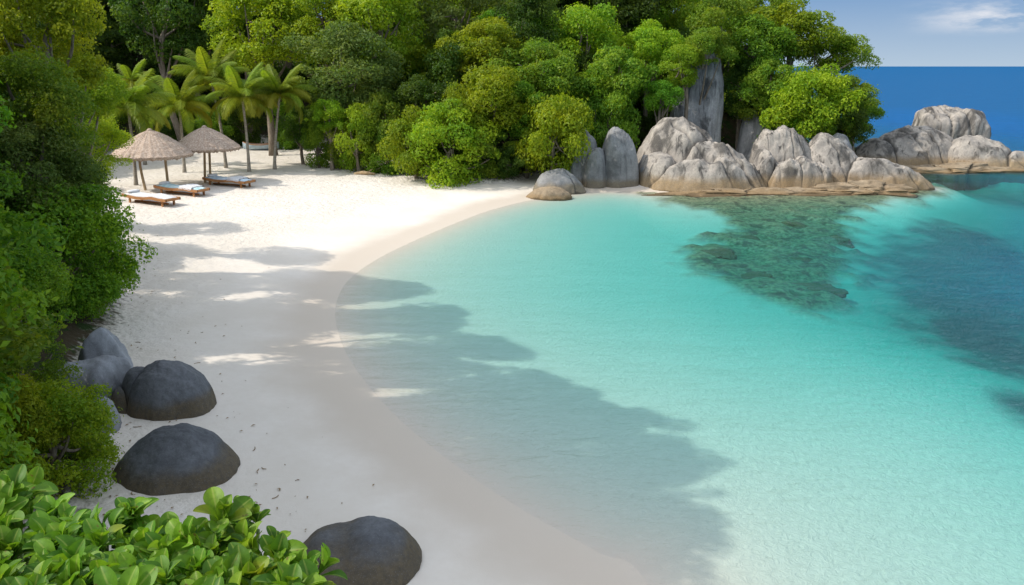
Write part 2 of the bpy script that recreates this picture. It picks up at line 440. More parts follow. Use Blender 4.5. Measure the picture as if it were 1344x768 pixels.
LEAF = {
 'bright': leaf_material('bright_leaves', (0.1355, 0.2597, 0.0132), (0.2552, 0.3931, 0.0198), (0.3669, 0.4493, 0.022)),
 'yellow': leaf_material('yellow_green_leaves', (0.1633, 0.275, 0.012), (0.297, 0.4125, 0.018), (0.401, 0.4675, 0.022)),
 'mid': leaf_material('mid_green_leaves', (0.1008, 0.205, 0.0169), (0.1904, 0.3117, 0.0242), (0.2912, 0.3564, 0.0303)),
 'grey': leaf_material('grey_green_leaves', (0.0928, 0.1593, 0.0327), (0.1638, 0.245, 0.0514), (0.2293, 0.2818, 0.0701)),
 'dark': leaf_material('dark_leaves', (0.0363, 0.0869, 0.0116), (0.0743, 0.1404, 0.0155), (0.1155, 0.1738, 0.0194)),  # dark green; also carries the shade behind the palms as leaf colour
 'deep': leaf_material('deep_green_leaves', (0.0928, 0.229, 0.0185), (0.1857, 0.3598, 0.0238), (0.263, 0.4144, 0.0264)),
 'palm': leaf_material('palm_leaves', (0.1278, 0.2186, 0.02), (0.2358, 0.3279, 0.03), (0.2948, 0.3279, 0.03), 0.5),
 'palmyellow': leaf_material('palm_yellow_leaves', (0.2066, 0.2439, 0.02), (0.302, 0.3437, 0.03), (0.2861, 0.2661, 0.03), 0.5),
 'fore': leaf_material('broad_leaves', (0.07, 0.20, 0.015), (0.17, 0.36, 0.025), (0.26, 0.42, 0.03), 0.45, 0.5, 0.3, 0.02, True),
}
M['bark'] = wood_material('bark', (0.12, 0.09, 0.065), (0.26, 0.22, 0.17), (6, 6, 0.8), 4)
M['palmbark'] = wood_material('palm_bark', (0.22, 0.19, 0.15), (0.38, 0.34, 0.29), (1, 1, 9), 2)
M['stem'] = wood_material('green_stem', (0.13, 0.2, 0.05), (0.2, 0.24, 0.08), (6, 6, 1), 4)
M['teak'] = wood_material('teak', (0.30, 0.13, 0.05), (0.44, 0.22, 0.09))
M['post'] = wood_material('post_wood', (0.30, 0.20, 0.11), (0.46, 0.34, 0.20), (7, 7, 0.8), 3)
M['thatch'] = wood_material('thatch', (0.27, 0.19, 0.14), (0.52, 0.42, 0.34), (1, 1, 1), 14, 0.95)
M['white_cloth'] = cloth_material('white_cloth', (0.66, 0.66, 0.66), (0.55, 0.56, 0.58))
M['teal_cloth'] = cloth_material('teal_cloth', (0.34, 0.55, 0.58), (0.62, 0.72, 0.74))
M['blue_cloth'] = cloth_material('blue_cloth', (0.40, 0.55, 0.66), (0.62, 0.70, 0.76))
M['boatpaint'] = cloth_material('boat_paint', (0.42, 0.52, 0.58), (0.34, 0.42, 0.47))
M['lampglass'] = cloth_material('lamp_glass', (0.6, 0.6, 0.58), (0.5, 0.5, 0.5))
M['iron'] = cloth_material('dark_iron', (0.03, 0.03, 0.03), (0.05, 0.045, 0.04))

# ------------------------------------------------------------------ object helpers
def mesh_np(name, V, Fq, m, attrs=None, smooth_=True):
    """mesh from numpy arrays; Fq is (n,3) or (n,4), or a list of such arrays"""
    if not isinstance(Fq, list): Fq = [Fq]
    V = np.asarray(V, np.float32)
    me = bpy.data.meshes.new(name)
    me.vertices.add(len(V)); me.vertices.foreach_set('co', V.ravel())
    idx = np.concatenate([f.ravel() for f in Fq]).astype(np.int32)
    tot = np.concatenate([np.full(len(f), f.shape[1]) for f in Fq]).astype(np.int32)
    st = np.concatenate([[0], np.cumsum(tot)[:-1]]).astype(np.int32)
    me.loops.add(len(idx)); me.loops.foreach_set('vertex_index', idx)
    me.polygons.add(len(tot)); me.polygons.foreach_set('loop_start', st); me.polygons.foreach_set('loop_total', tot)
    me.polygons.foreach_set('use_smooth', np.full(len(tot), smooth_))
    me.update(calc_edges=True); me.validate()
    for k, a in (attrs or {}).items():
        at = me.attributes.new(k, 'FLOAT', 'POINT'); at.data.foreach_set('value', np.asarray(a, np.float32))
    if m: me.materials.append(m)
    return me

def link(name, me, parent=None, loc=(0, 0, 0), rot=(0, 0, 0), scale=(1, 1, 1)):
    o = bpy.data.objects.new(name, me); COL.objects.link(o)
    o.location = loc; o.rotation_euler = rot; o.scale = scale
    if parent: o.parent = parent
    return o

def tag(o, label, cat, group=None):
    o['label'] = label; o['category'] = cat
    if group: o['group'] = group
    return o

def empty(name, loc, label, cat, group=None, rz=0.0):
    o = bpy.data.objects.new(name, None); COL.objects.link(o)
    o.location = loc; o.rotation_euler = (0, 0, rz); o.empty_display_size = 0.2
    return tag(o, label, cat, group)

class MB:
    """collects tubes, boxes and grids into one mesh"""
    def __init__(s): s.V = []; s.Q = []; s.T = []; s.n = 0
    def add(s, V, Q=None, T=None):
        V = np.asarray(V, float)
        if Q is not None and len(Q): s.Q.append(np.asarray(Q) + s.n)
        if T is not None and len(T): s.T.append(np.asarray(T) + s.n)
        s.V.append(V); s.n += len(V)
    def tube(s, pts, rad, k=8):
        pts = np.asarray(pts, float); n = len(pts); rad = np.broadcast_to(rad, n)
        V = []
        for i in range(n):
            d = pts[min(i + 1, n - 1)] - pts[max(i - 1, 0)]; d = d / (np.linalg.norm(d) + 1e-9)
            a = np.array([1., 0, 0]) if abs(d[0]) < 0.8 else np.array([0, 1., 0])
            u = np.cross(d, a); u /= np.linalg.norm(u); w = np.cross(d, u)
            for j in range(k):
                t = 2 * math.pi * j / k
                V.append(pts[i] + rad[i] * (math.cos(t) * u + math.sin(t) * w))
        V += [pts[0], pts[-1]]
        Q = [(i * k + j, i * k + (j + 1) % k, (i + 1) * k + (j + 1) % k, (i + 1) * k + j) for i in range(n - 1) for j in range(k)]
        T = [(n * k, (j + 1) % k, j) for j in range(k)] + [(n * k + 1, (n - 1) * k + j, (n - 1) * k + (j + 1) % k) for j in range(k)]
        s.add(V, Q, T)
    def box(s, c, size, rz=0.0, bev=0.0):
        hx, hy, hz = np.asarray(size) / 2
        bev = min(bev, hx * .9, hy * .9, hz * .9) if bev else 0.0
        # profile rings, chamfered top and bottom
        rings = [(-hz, bev), (-hz + bev, 0), (hz - bev, 0), (hz, bev)] if bev else [(-hz, 0), (hz, 0)]
        V = []
        for zz, b in rings:
            a, e = hx - b, hy - b; cc = bev
            V += [(-a + cc, -e, zz), (a - cc, -e, zz), (a, -e + cc, zz), (a, e - cc, zz), (a - cc, e, zz), (-a + cc, e, zz), (-a, e - cc, zz), (-a, -e + cc, zz)] if bev else [(-a, -e, zz), (a, -e, zz), (a, e, zz), (-a, e, zz)]
        k = 8 if bev else 4; nr = len(rings)
        V = np.array(V); ca, sa = math.cos(rz), math.sin(rz)
        V = np.stack([V[:, 0] * ca - V[:, 1] * sa, V[:, 0] * sa + V[:, 1] * ca, V[:, 2]], 1) + np.asarray(c)
        Q = [(i * k + j, i * k + (j + 1) % k, (i + 1) * k + (j + 1) % k, (i + 1) * k + j) for i in range(nr - 1) for j in range(k)]
        if k == 4: s.add(V, Q + [(3, 2, 1, 0), (4, 5, 6, 7)])
        else:
            T = [(0, j + 1, j) for j in range(1, 7)] + [((nr - 1) * 8, (nr - 1) * 8 + j, (nr - 1) * 8 + j + 1) for j in range(1, 7)]
            s.add(V, Q, T)
    def grid(s, P):
        P = np.asarray(P, float); a, b = P.shape[:2]
        i = np.arange(a - 1)[:, None] * b + np.arange(b - 1)[None]
        s.add(P.reshape(-1, 3), np.stack([i, i + 1, i + b + 1, i + b], -1).reshape(-1, 4))
    def build(s, name, m, smooth_=True, attrs=None):
        fs = []
        if s.Q: fs.append(np.concatenate(s.Q))
        if s.T: fs.append(np.concatenate(s.T))
        return mesh_np(name, np.concatenate(s.V), fs, m, attrs, smooth_)

# ------------------------------------------------------------------ ground and sea
def axis(lo, hi, step, far, grow=1.22):
    core = np.arange(lo, hi + 1e-6, step); out = [core]
    s_, x = step, hi; up = []
    while x < far:
        s_ *= grow; x += s_; up.append(x)
    s_, x = step, lo; dn = []
    while x > -far:
        s_ *= grow; x -= s_; dn.append(x)
    return np.concatenate([np.array(dn[::-1]), core, np.array(up)])

def graded_sheet(step):
    xs = axis(-26, 32, step, 25000); ys = axis(0, 58, step, 25000)
    X, Y = np.meshgrid(xs, ys)
    a, b = X.shape
    i = np.arange(a - 1)[:, None] * b + np.arange(b - 1)[None]
    return X, Y, np.stack([i, i + 1, i + b + 1, i + b], -1).reshape(-1, 4)

X, Y, Q = graded_sheet(0.2)
Z, D_, V_, RF, WD = land(X, Y)
me = mesh_np('ground', np.stack([X.ravel(), Y.ravel(), Z.ravel()], 1), Q, M['sand'], {'veg': np.clip(V_, -5, 5).ravel(), 'reef': RF.ravel() * (D_.ravel() < 0.3), 'weed': WD.ravel() * (D_.ravel() < 0)})
o = link('beach_ground', me); o['kind'] = 'structure'
X, Y, Q = graded_sheet(0.4)
Z = land(X, Y)[0]
me = mesh_np('sea', np.stack([X.ravel(), Y.ravel(), np.zeros(X.size)], 1), Q, M['water'], {'depth': np.maximum(-Z / FLAT, 0).ravel()})
o = link('sea_water', me); o['kind'] = 'structure'

# ------------------------------------------------------------------ rocks
def icosphere(sub):
    import bmesh
    bm = bmesh.new(); bmesh.ops.create_icosphere(bm, subdivisions=sub, radius=1.0)
    V = np.array([v.co[:] for v in bm.verts]); T = np.array([[v.index for v in f.verts] for f in bm.faces]); bm.free()
    return V, T
ICO = {s: icosphere(s) for s in (3, 4, 5, 6)}

def rock_mesh(seed, size, m, sub=5, boxy=2.3, cuts=7, cutd=(0.72, 0.95), rough=0.10, cracks=(), rot=(0, 0, 0), flat=-0.5, fine=0.03, sides=False, taper=0.0, lean=0.0):
    """boulder: an ellipsoid trimmed by soft planes, weathered by noise, split by fissures.
    cracks: (normal, offset, width, depth) in unit space. flat: squash everything under this unit height"""
    r = np.random.default_rng(seed)
    V, T = ICO[sub]; V = V.copy()
    R = (np.abs(V) ** boxy).sum(1) ** (-1 / boxy)
    k = 26.0
    acc = np.exp(-k * R)
    for i in range(cuts):
        a = r.normal(size=3); a[2] = abs(a[2]) * 0.8 + 0.1 if r.random() < 0.75 else a[2]
        if sides: a[2] = 0.25 * r.normal()
        a /= np.linalg.norm(a)
        c = V @ a; hgt = r.uniform(*cutd)
        ri = np.where(c > 0.12, hgt / np.maximum(c, 0.12), 9)
        acc += np.exp(-k * np.minimum(ri, 9))
    R = -np.log(acc) / k
    off = r.uniform(0, 60, 3)
    R = R * (1 + rough * fbm(V * 1.3 + off, 4) + fine * fbm(V * 6 + off, 3))
    P = V * R[:, None]
    ck = np.zeros(len(P))
    for (nv, o_, w_, dpt) in cracks:
        nv = np.asarray(nv, float); nv /= np.linalg.norm(nv)
        dd = P @ nv - o_ + 0.05 * fbm(P * 1.3 + off + 9, 3)
        g = np.exp(-(dd / w_) ** 2)
        P = P - V * (dpt * g)[:, None]
        ck = np.maximum(ck, np.exp(-(dd / (w_ * 0.55)) ** 2) * min(1, dpt * 9))
    P[:, 2] = np.where(P[:, 2] < flat, flat + (P[:, 2] - flat) * 0.25, P[:, 2])
    P[:, :2] *= (1 - taper * np.clip((P[:, 2] + 0.5) / 1.5, 0, 1))[:, None]; P[:, 0] += lean * (P[:, 2] + 0.5)
    P = P * np.asarray(size)
    me_ = mesh_np('boulder', P, T, m, {'crack': ck})
    return me_

def rock(label, x0, x1, ytop, ybase, m, seed, depth=0.8, cat='boulder', name='boulder', base=None, sink=0.12, rot=(0, 0, 0), group=None, hmul=1.0, back=0.0, **kw):
    """place a rock so that it fills photo box x0..x1, ytop..ybase with its near foot on the ground at ybase"""
    cx = (x0 + x1) / 2
    b = RT(cx, ybase) if base is None else G(cx, ybase, base)
    if back: b = PD(cx, ybase, b[1] + back); 
    s_ = PXM(b)
    w = (x1 - x0) / s_; dp = w * depth
    cy = b[1] + dp * 0.42
    # height: the top silhouette sits roughly above the middle of the rock
    top = PD(cx, ytop, cy + dp * 0.08)[2]
    z0 = b[2]
    h = max(top - z0, 0.15) * hmul
    xs = cx - 672
    x = xs / F * (cy * cp - (z0 + h * .4 - H) * sp)
    # unit shape spans -flat..1 in z: its centre sits low, so the widest part is near the ground
    me_ = rock_mesh(seed, (w / 2, dp / 2, h / 0.86), m, **kw)
    o_ = link(name, me_, None, (x, cy, z0 + h * (-sink)), rot)
    return tag(o_, label, cat, group)

def dome_mesh(seed, size, m, peak=(0, 0), a=2.0, b=0.8, rough=0.07, cracks=(), ridge=(), lobes=0.10, sub=0):
    """whaleback: a smooth weathered dome over an uneven outline, its top pushed towards peak; cracks = ((dirx, diry), offset, width, depth)"""
    r = np.random.default_rng(seed); nt_, nr_ = 150, 70
    th = np.linspace(0, 2 * math.pi, nt_, endpoint=False); t = np.linspace(0, 1, nr_) ** 0.8
    T_, R_ = np.meshgrid(th, t)
    off = r.uniform(0, 50, 3)
    out = 1 + lobes * fbm(np.stack([np.cos(T_).ravel() * 1.2, np.sin(T_).ravel() * 1.2, R_.ravel() * 0.3], 1) + off, 3).reshape(R_.shape)
    x = R_ * np.cos(T_) * out; y = R_ * np.sin(T_) * out
    z = np.clip(1 - R_ ** a, 0, 1) ** b
    x = x + peak[0] * (1 - R_ ** 2) ** 1.3; y = y + peak[1] * (1 - R_ ** 2) ** 1.3
    P = np.stack([x.ravel(), y.ravel(), z.ravel()], 1)
    n_ = fbm(P * 1.4 + off + 7, 4); rd = 1 - np.abs(perlin(P * 1.9 + off + 60)) * 2; P[:, 2] *= 1 + rough * (1.6 * n_ + 0.9 * rd)
    P[:, :2] *= (1 + rough * 0.5 * fbm(P * 2.3 + off + 21, 3))[:, None]
    P[:, 2] += 0.012 * fbm(P * 7 + off, 3)
    for (dx, dy, o_, w_, hh) in ridge:                       # broad raised ribs
        dd = P[:, 0] * dx + P[:, 1] * dy - o_
        P[:, 2] += hh * np.exp(-(dd / w_) ** 2) * P[:, 2]
    ck = np.zeros(len(P))
    for (dx, dy, o_, w_, dpt) in cracks:
        L_ = math.hypot(dx, dy)
        dd = (P[:, 0] * dx + P[:, 1] * dy) / L_ - o_ + 0.07 * fbm(P * 1.2 + off + 31, 3)
        g = np.exp(-(dd / w_) ** 2)
        P[:, 2] -= dpt * g * np.minimum(1, P[:, 2] * 4)
        P[:, 0] -= dpt * 0.25 * g * np.sign(P[:, 0]); ck = np.maximum(ck, np.exp(-(dd / (w_ * 0.6)) ** 2) * min(1, dpt * 9))
    # a skirt that goes down into the sand or the water
    P[-nt_:, 2] = 0
    sk = P[-nt_:] * [0.96, 0.96, 0] + [0, 0, -2.5 / size[2]]
    P = np.concatenate([P, sk]) * np.asarray(size); ck = np.concatenate([ck, np.zeros(nt_)])
    i = (np.arange(nr_)[:, None] * nt_ + np.arange(nt_)[None]); j = np.roll(i, -1, 1)
    Q_ = np.stack([i, j, np.roll(i, -1, 0) , np.roll(j, -1, 0)], -1)
    Q_ = np.stack([i, i + nt_, j + nt_, j], -1).reshape(-1, 4)
    return mesh_np('boulder', P, Q_, m, {'crack': ck})

def massif_mesh(seed, size, m, lobes, cracks=(), rough=0.05, p=2.4, b=0.62, nx=230, ny=170, foot=2.5):
    """a weathered rock mass of jointed whaleback lobes: (x, y, rx, ry, angle in degrees, height, tilt along the long axis);
    the joints run where two lobes meet"""
    r = np.random.default_rng(seed); off = r.uniform(0, 50, 3)
    X, Y = np.meshgrid(np.linspace(-1.25, 1.25, nx), np.linspace(-1.25, 1.25, ny))
    q0 = np.stack([X.ravel(), Y.ravel(), np.zeros(X.size)], 1)
    wx = X + 0.06 * fbm(q0 * 1.6 + off, 3).reshape(X.shape); wy = Y + 0.06 * fbm(q0 * 1.6 + off + 30, 3).reshape(X.shape)
    Zs = []
    for (cx, cy, rx, ry, an, h, tl) in lobes:
        a = math.radians(an); ca, sa = math.cos(a), math.sin(a)
        u = ((wx - cx) * ca + (wy - cy) * sa) / rx; w = (-(wx - cx) * sa + (wy - cy) * ca) / ry
        q = 1 - np.abs(u) ** p - np.abs(w) ** p
        z = h * np.where(q > 0, np.abs(q) ** b, 3.0 * q) * np.where(q > 0, 1 + tl * np.clip(u, -1, 1), 1)
        Zs.append(z)
    Zs = np.sort(np.array(Zs), 0)
    z = Zs[-1]; d12 = Zs[-1] - (Zs[-2] if len(lobes) > 1 else -9)
    g = np.exp(-(d12 / 0.045) ** 2) * (z > 0.02); ck = np.exp(-(d12 / 0.026) ** 2) * (z > 0.02) * 0.9
    z = z - 0.055 * g
    P = np.stack([X.ravel(), Y.ravel(), z.ravel()], 1)
    n_ = fbm(P * 1.7 + off + 7, 4).reshape(X.shape); rd = (1 - np.abs(perlin(P * 2.3 + off + 60)) * 2).reshape(X.shape)
    z = z + np.where(z > 0, rough * (1.3 * n_ + 0.7 * rd) * np.minimum(1, z * 4), 0) + 0.010 * fbm(P * 9 + off, 2).reshape(X.shape)
    for (dx, dy, o_, w_, dpt) in cracks:
        dd = (X * dx + Y * dy) / math.hypot(dx, dy) - o_ + 0.06 * fbm(P * 1.3 + off + 31, 3).reshape(X.shape)
        gg = np.exp(-(dd / w_) ** 2) * (z > 0)
        z = z - dpt * gg * np.minimum(1, z * 4); ck = np.maximum(ck, np.exp(-(dd / (w_ * 0.7)) ** 2) * (z > 0) * min(1, dpt * 10))
    lo = -foot / size[2]; z = np.maximum(z, lo)
    P = np.stack([X.ravel(), Y.ravel(), z.ravel()], 1) * np.asarray(size)
    i = np.arange(ny - 1)[:, None] * nx + np.arange(nx - 1)[None]
    Q_ = np.stack([i, i + 1, i + nx + 1, i + nx], -1).reshape(-1, 4)
    Q_ = Q_[(z.ravel()[Q_] > lo + 1e-6).any(1)]
    us = np.unique(Q_); mp_ = np.full(nx * ny, -1); mp_[us] = np.arange(len(us))
    return mesh_np('boulder', P[us], mp_[Q_], m, {'crack': ck.ravel()[us]})

def massif(label, x0, x1, ytop, ybase, m, seed, lobes, depth=0.8, cat='boulder', name='boulder', base=None, group=None, back=0.0, peak_y=0.3, hmul=1.0, **kw):
    cx = (x0 + x1) / 2
    b = RT(cx, ybase) if base is None else G(cx, ybase, base)
    if back: b = PD(cx, ybase, b[1] + back); b[2] = max(gz(b[0], b[1]), -0.2)
    w = (x1 - x0) / PXM(b); dp = w * depth; cy = b[1] + dp * 0.5
    h = max(PD(cx, ytop, cy + peak_y * dp / 2)[2] - b[2], 0.12) * hmul
    x = (cx - 672) / F * (cy * cp - (b[2] + h * .3 - H) * sp)
    o_ = link(name, massif_mesh(seed, (w / 2, dp / 2, h), m, lobes, **kw), None, (x, cy, b[2] - 0.02))
    return tag(o_, label, cat, group)

def dome(label, x0, x1, ytop, ybase, m, seed, depth=0.8, cat='boulder', name='boulder', base=None, group=None, back=0.0, rz=0.0, hmul=1.0, **kw):
    cx = (x0 + x1) / 2
    b = RT(cx, ybase) if base is None else G(cx, ybase, base)
    if back: b = PD(cx, ybase, b[1] + back); b[2] = max(gz(b[0], b[1]), -0.2)
    w = (x1 - x0) / PXM(b); dp = w * depth; cy = b[1] + dp * 0.5
    pk = kw.get('peak', (0, 0))
    h = max(PD(cx, ytop, cy + pk[1] * dp / 2)[2] - b[2], 0.12) * hmul
    x = (cx - 672) / F * (cy * cp - (b[2] + h * .3 - H) * sp)
    o_ = link(name, dome_mesh(seed, (w / 2, dp / 2, h), m, **kw), None, (x, cy, b[2] - 0.02), (0, 0, rz))
    return tag(o_, label, cat, group)

# dark boulders on the shaded beach
dome('dark grey boulder nearest the bottom edge, half behind the broad leaves', 368, 559, 688, 792, M['dark'], 11, 0.9, peak=(0.28, 0.1), a=2.1, b=0.85, rough=0.04, lobes=.08, ridge=[(1, 0.2, -0.55, 0.2, 0.22), (1, .1, -.1, .16, -.10)])
dome('dark domed boulder standing alone on the sand beside the leafy shrub', 146, 316, 560, 652, M['dark'], 12, 0.85, peak=(-0.02, 0.1), a=1.9, b=0.85, rough=0.03, lobes=.08, ridge=[(1, 0.6, 0.30, 0.13, 0.05), (1, .3, .62, .15, .15)])
massif('dark brown-footed boulder with a fissure, against the pale grey rocks', 148, 280, 470, 560, M['dark'], 14, [(.14, .05, .86, .9, 18, 1.0, -.08), (-.52, .12, .42, .72, 30, .86, 0), (-.75, -.1, .3, .5, 30, .5, 0)], 0.95, rough=.03, b=.7)
rock('pale grey boulder behind the fissured dark one, highest of the group', 90, 172, 434, 505, M['beachgrey'], 15, 0.9, sink=0.1, boxy=3.0, cuts=9, cutd=(.6, .9))
rock('pale grey boulder wedged left of the fissured dark one', 76, 176, 466, 530, M['beachgrey'], 16, 0.9, sink=0.1, boxy=3.0, cuts=8, cutd=(.65, .9), cracks=[((0.3, 0.2, 1), 0.25, 0.05, 0.07)])
rock('small pale grey boulder at the foot of the group, under the leafy shrub', 100, 158, 522, 568, M['beachgrey'], 17, 0.9, sink=0.1, boxy=2.3)

# rocks round the headland, left to right
G_H = 'granite boulders round the headland'
dome('low grey rock where the beach ends, dark stains on top', 696, 770, 224, 256, M['grey'], 21, 0.7, group=G_H, peak=(-.1, .1), a=2.4, cracks=[(1, .6, .2, .04, .08)])
dome('small tan flat rock at the water edge where the beach ends', 690, 752, 246, 263, M['tan'], 22, 0.6, group=G_H, a=2.8)
rock('grey leaning boulder behind the split one, under the bright bush', 722, 800, 172, 248, M['grey'], 23, 0.9, group=G_H, boxy=2.6, cuts=9, cutd=(.62, .9), back=0.6)
massif('grey boulder split by a vertical crack, beside the bright bush', 760, 838, 170, 250, M['grey'], 24, [(.32, .1, .66, .8, 10, 1.0, -.05), (-.45, -.2, .40, .62, -10, .68, 0), (-.7, .3, .4, .6, 0, .85, 0)], 0.9, group=G_H, p=2.8, b=.5, rough=.05)
rock('grey rock lobe in the water between the split boulder and the striped mass', 836, 884, 190, 243, M['grey'], 25, 0.9, group=G_H, boxy=2.4)
massif('big sloping striped granite mass below the pale cliff', 843, 998, 160, 254, M['granite'], 26, [(-.22, .32, 1.10, .64, -30, 1.0, -.42), (.18, -.12, 1.0, .50, -28, .72, -.30), (-.08, -.50, .95, .50, -12, .47, 0), (-.78, -.05, .36, .62, 20, .58, 0)],
       0.85, group=G_H, peak_y=.45, rough=.065, p=2.1, b=.82, cracks=[(1, .8, .34, .026, .08), (1, .8, .06, .022, .06), (1, .7, -.25, .02, .05), (1, .6, .62, .02, .06)])

rock('shadowed granite block beside the dark cave opening', 958, 1030, 150, 226, M['grey'], 28, 0.9, group=G_H, boxy=2.9, back=1.6, cracks=[((1, 0, -0.4), 0.1, 0.06, 0.15)])
massif('granite mass of a tall block and a smooth dome under the yellow-green tree', 984, 1084, 172, 250, M['granite'], 30, [(-.05, .42, .95, .62, -6, 1.0, -.18), (-.72, -.05, .30, .62, 5, .64, 0), (.12, -.40, .95, .56, -10, .50, 0)],
       0.95, group=G_H, peak_y=.5, p=2.7, b=.6, rough=.09, cracks=[(1, .4, .32, .016, .04), (1, 0, .1, .016, .05), (1, .2, -.55, .015, .04)])

rock('granite block behind the tapering point, under overhanging leaves', 1056, 1122, 180, 236, M['grey'], 31, 0.9, group=G_H, boxy=2.7, back=0.9, cracks=[((1, 0, 0.3), 0.0, 0.05, 0.12)])
massif('streaked granite slab tapering to the tip of the headland', 1066, 1216, 184, 251, M['granite'], 32, [(-.55, .25, .80, .72, -22, 1.0, -.62), (.08, -.22, 1.0, .50, -18, .60, -.38)],
       0.65, group=G_H, rough=.065, p=2.1, b=.8, cracks=[(1, .9, -.30, .016, .05), (1, .9, 0, .02, .07), (1, .9, .25, .016, .05), (1, .8, -.6, .016, .05)])
dome('long tan ledge awash along the foot of the headland', 860, 1090, 249, 260, M['tan'], 33, 0.22, group=G_H, name='rock_ledge', cat='rock ledge', base=-0.05, a=3, lobes=.45, rough=.35, cracks=[(1, .2, -.4, .02, .2), (1, -.2, .1, .03, .2), (1, .1, .5, .03, .2)])
dome('tan ledge awash at the tip of the headland', 1056, 1218, 243, 257, M['tan'], 34, 0.28, group=G_H, name='rock_ledge', cat='rock ledge', base=-0.05, a=3, lobes=.45, rough=.35, cracks=[(1, .2, -.3, .02, .2), (1, -.2, .3, .03, .2)])
# pale cliff between the trees
rock('tall pale grey cliff slab with vertical streaks between the trees', 838, 950, 76, 226, M['cliff'], 35, 0.55, name='cliff', cat='cliff', back=1.9, boxy=3.6, taper=.50, lean=.30, fine=.05, sub=6, cuts=7, cutd=(0.76, 0.95), rough=0.08, sides=True,
     cracks=[((1, 0, 0.16), -0.36, 0.02, 0.05), ((1, 0.1, 0.05), 0.12, 0.025, 0.06), ((1, 0, 0.1), 0.5, 0.02, 0.04)])
# the rocky islet
G_I = 'granite rocks of the islet'
rock('tall grooved block crowning the islet', 1184, 1292, 145, 214, M['granite'], 141, 0.75, group=G_I, base=0.0, back=1.2, boxy=4.0, sub=6, cuts=7, cutd=(0.78, 0.98), rough=0.09, sides=True,
     cracks=[((1, 0.1, 0.10), -0.50, 0.018, 0.06), ((1, 0, 0.04), -0.14, 0.025, 0.10), ((1, 0, 0.12), 0.08, 0.018, 0.05), ((1, 0, 0.25), 0.42, 0.03, 0.13)])
massif('long smooth slab on the islet side facing the headland, dark at its end', 1126, 1272, 168, 224, M['granite'], 42, [(.02, .1, 1.05, .95, -5, 1.0, 0), (-.68, 0, .46, .8, 10, .74, 0)],
       0.6, group=G_I, base=0.0, rough=.06, p=2.2, b=.72, cracks=[(1, .5, -.30, .016, .06), (1, .4, .02, .02, .07), (1, .6, .35, .015, .05)])
massif('sloping fissured slab on the seaward side of the islet', 1250, 1366, 178, 227, M['granite'], 43, [(-.30, .15, 1.0, .85, -18, 1.0, -.32), (.3, -.25, .8, .52, -15, .56, -.1)],
       0.7, group=G_I, base=0.0, rough=.06, p=2.1, b=.8, cracks=[(1, .9, -.25, .018, .06), (1, .9, 0.05, .02, .07), (1, .9, .35, .016, .05)])
dome('tan ledge awash round the foot of the islet', 1142, 1356, 217, 230, M['tan'], 44, 0.3, group=G_I, base=-0.05, name='rock_ledge', cat='rock ledge', a=3, lobes=.4, rough=.35, cracks=[(1, .2, -.3, .02, .2), (1, -.2, .3, .03, .2)])
# rocks under the clear water of the reef
for i, (px, py, w, lab) in enumerate([
        (1060, 322, 44, 'submerged rock in the middle of the reef, pale green through the water'), (1000, 340, 60, 'submerged flat rock near the beach side of the reef'),
        (945, 318, 56, 'submerged rock at the pointed end of the reef'), (1070, 355, 70, 'submerged rock at the near edge of the reef'),
        (985, 300, 60, 'submerged rock on the far side of the reef'), (1040, 285, 54, 'submerged rock between the reef and the headland'), (1100, 300, 50, 'submerged rock on the seaward side of the reef')]):
    b = G(px, py, 0.0); s_ = PXM(b); zb = gz(b[0], b[1])
    ww = w / s_
    me_ = rock_mesh(60 + i, (ww * .55, ww * 0.4, 0.20), M['reefrock'], sub=5, boxy=2.8, cuts=10, cutd=(.5, .9), rough=0.3)
    tag(link('reef_rock', me_, None, (b[0], b[1], zb - 0.1), (0, 0, i)), lab, 'reef rock', 'rocks under the water of the reef')

# ------------------------------------------------------------------ trees
def leaf_cloud(pts, nrm, size, r, aspect=0.55):
    """one folded lozenge leaf per point"""
    n = len(pts)
    nrm = nrm / np.linalg.norm(nrm, axis=1)[:, None]
    a = r.normal(size=(n, 3)); a[:, 2] -= 0.4
    u = a - (a * nrm).sum(1)[:, None] * nrm; u /= np.linalg.norm(u, axis=1)[:, None]
    w = np.cross(nrm, u)
    L_ = (size * r.uniform(0.65, 1.35, n))[:, None]; Wd = L_ * aspect
    base = pts - u * L_ * 0.5
    mid = pts + nrm * L_ * 0.06
    V = np.stack([base, mid - w * Wd * 0.5, pts + u * L_ * 0.5 - nrm * L_ * 0.12, mid + w * Wd * 0.5], 1).reshape(-1, 3)
    Q_ = np.arange(n * 4).reshape(n, 4)
    tint = np.repeat(np.clip(r.normal(0.5, 0.25, n), 0, 1), 4)
    return V, Q_, tint

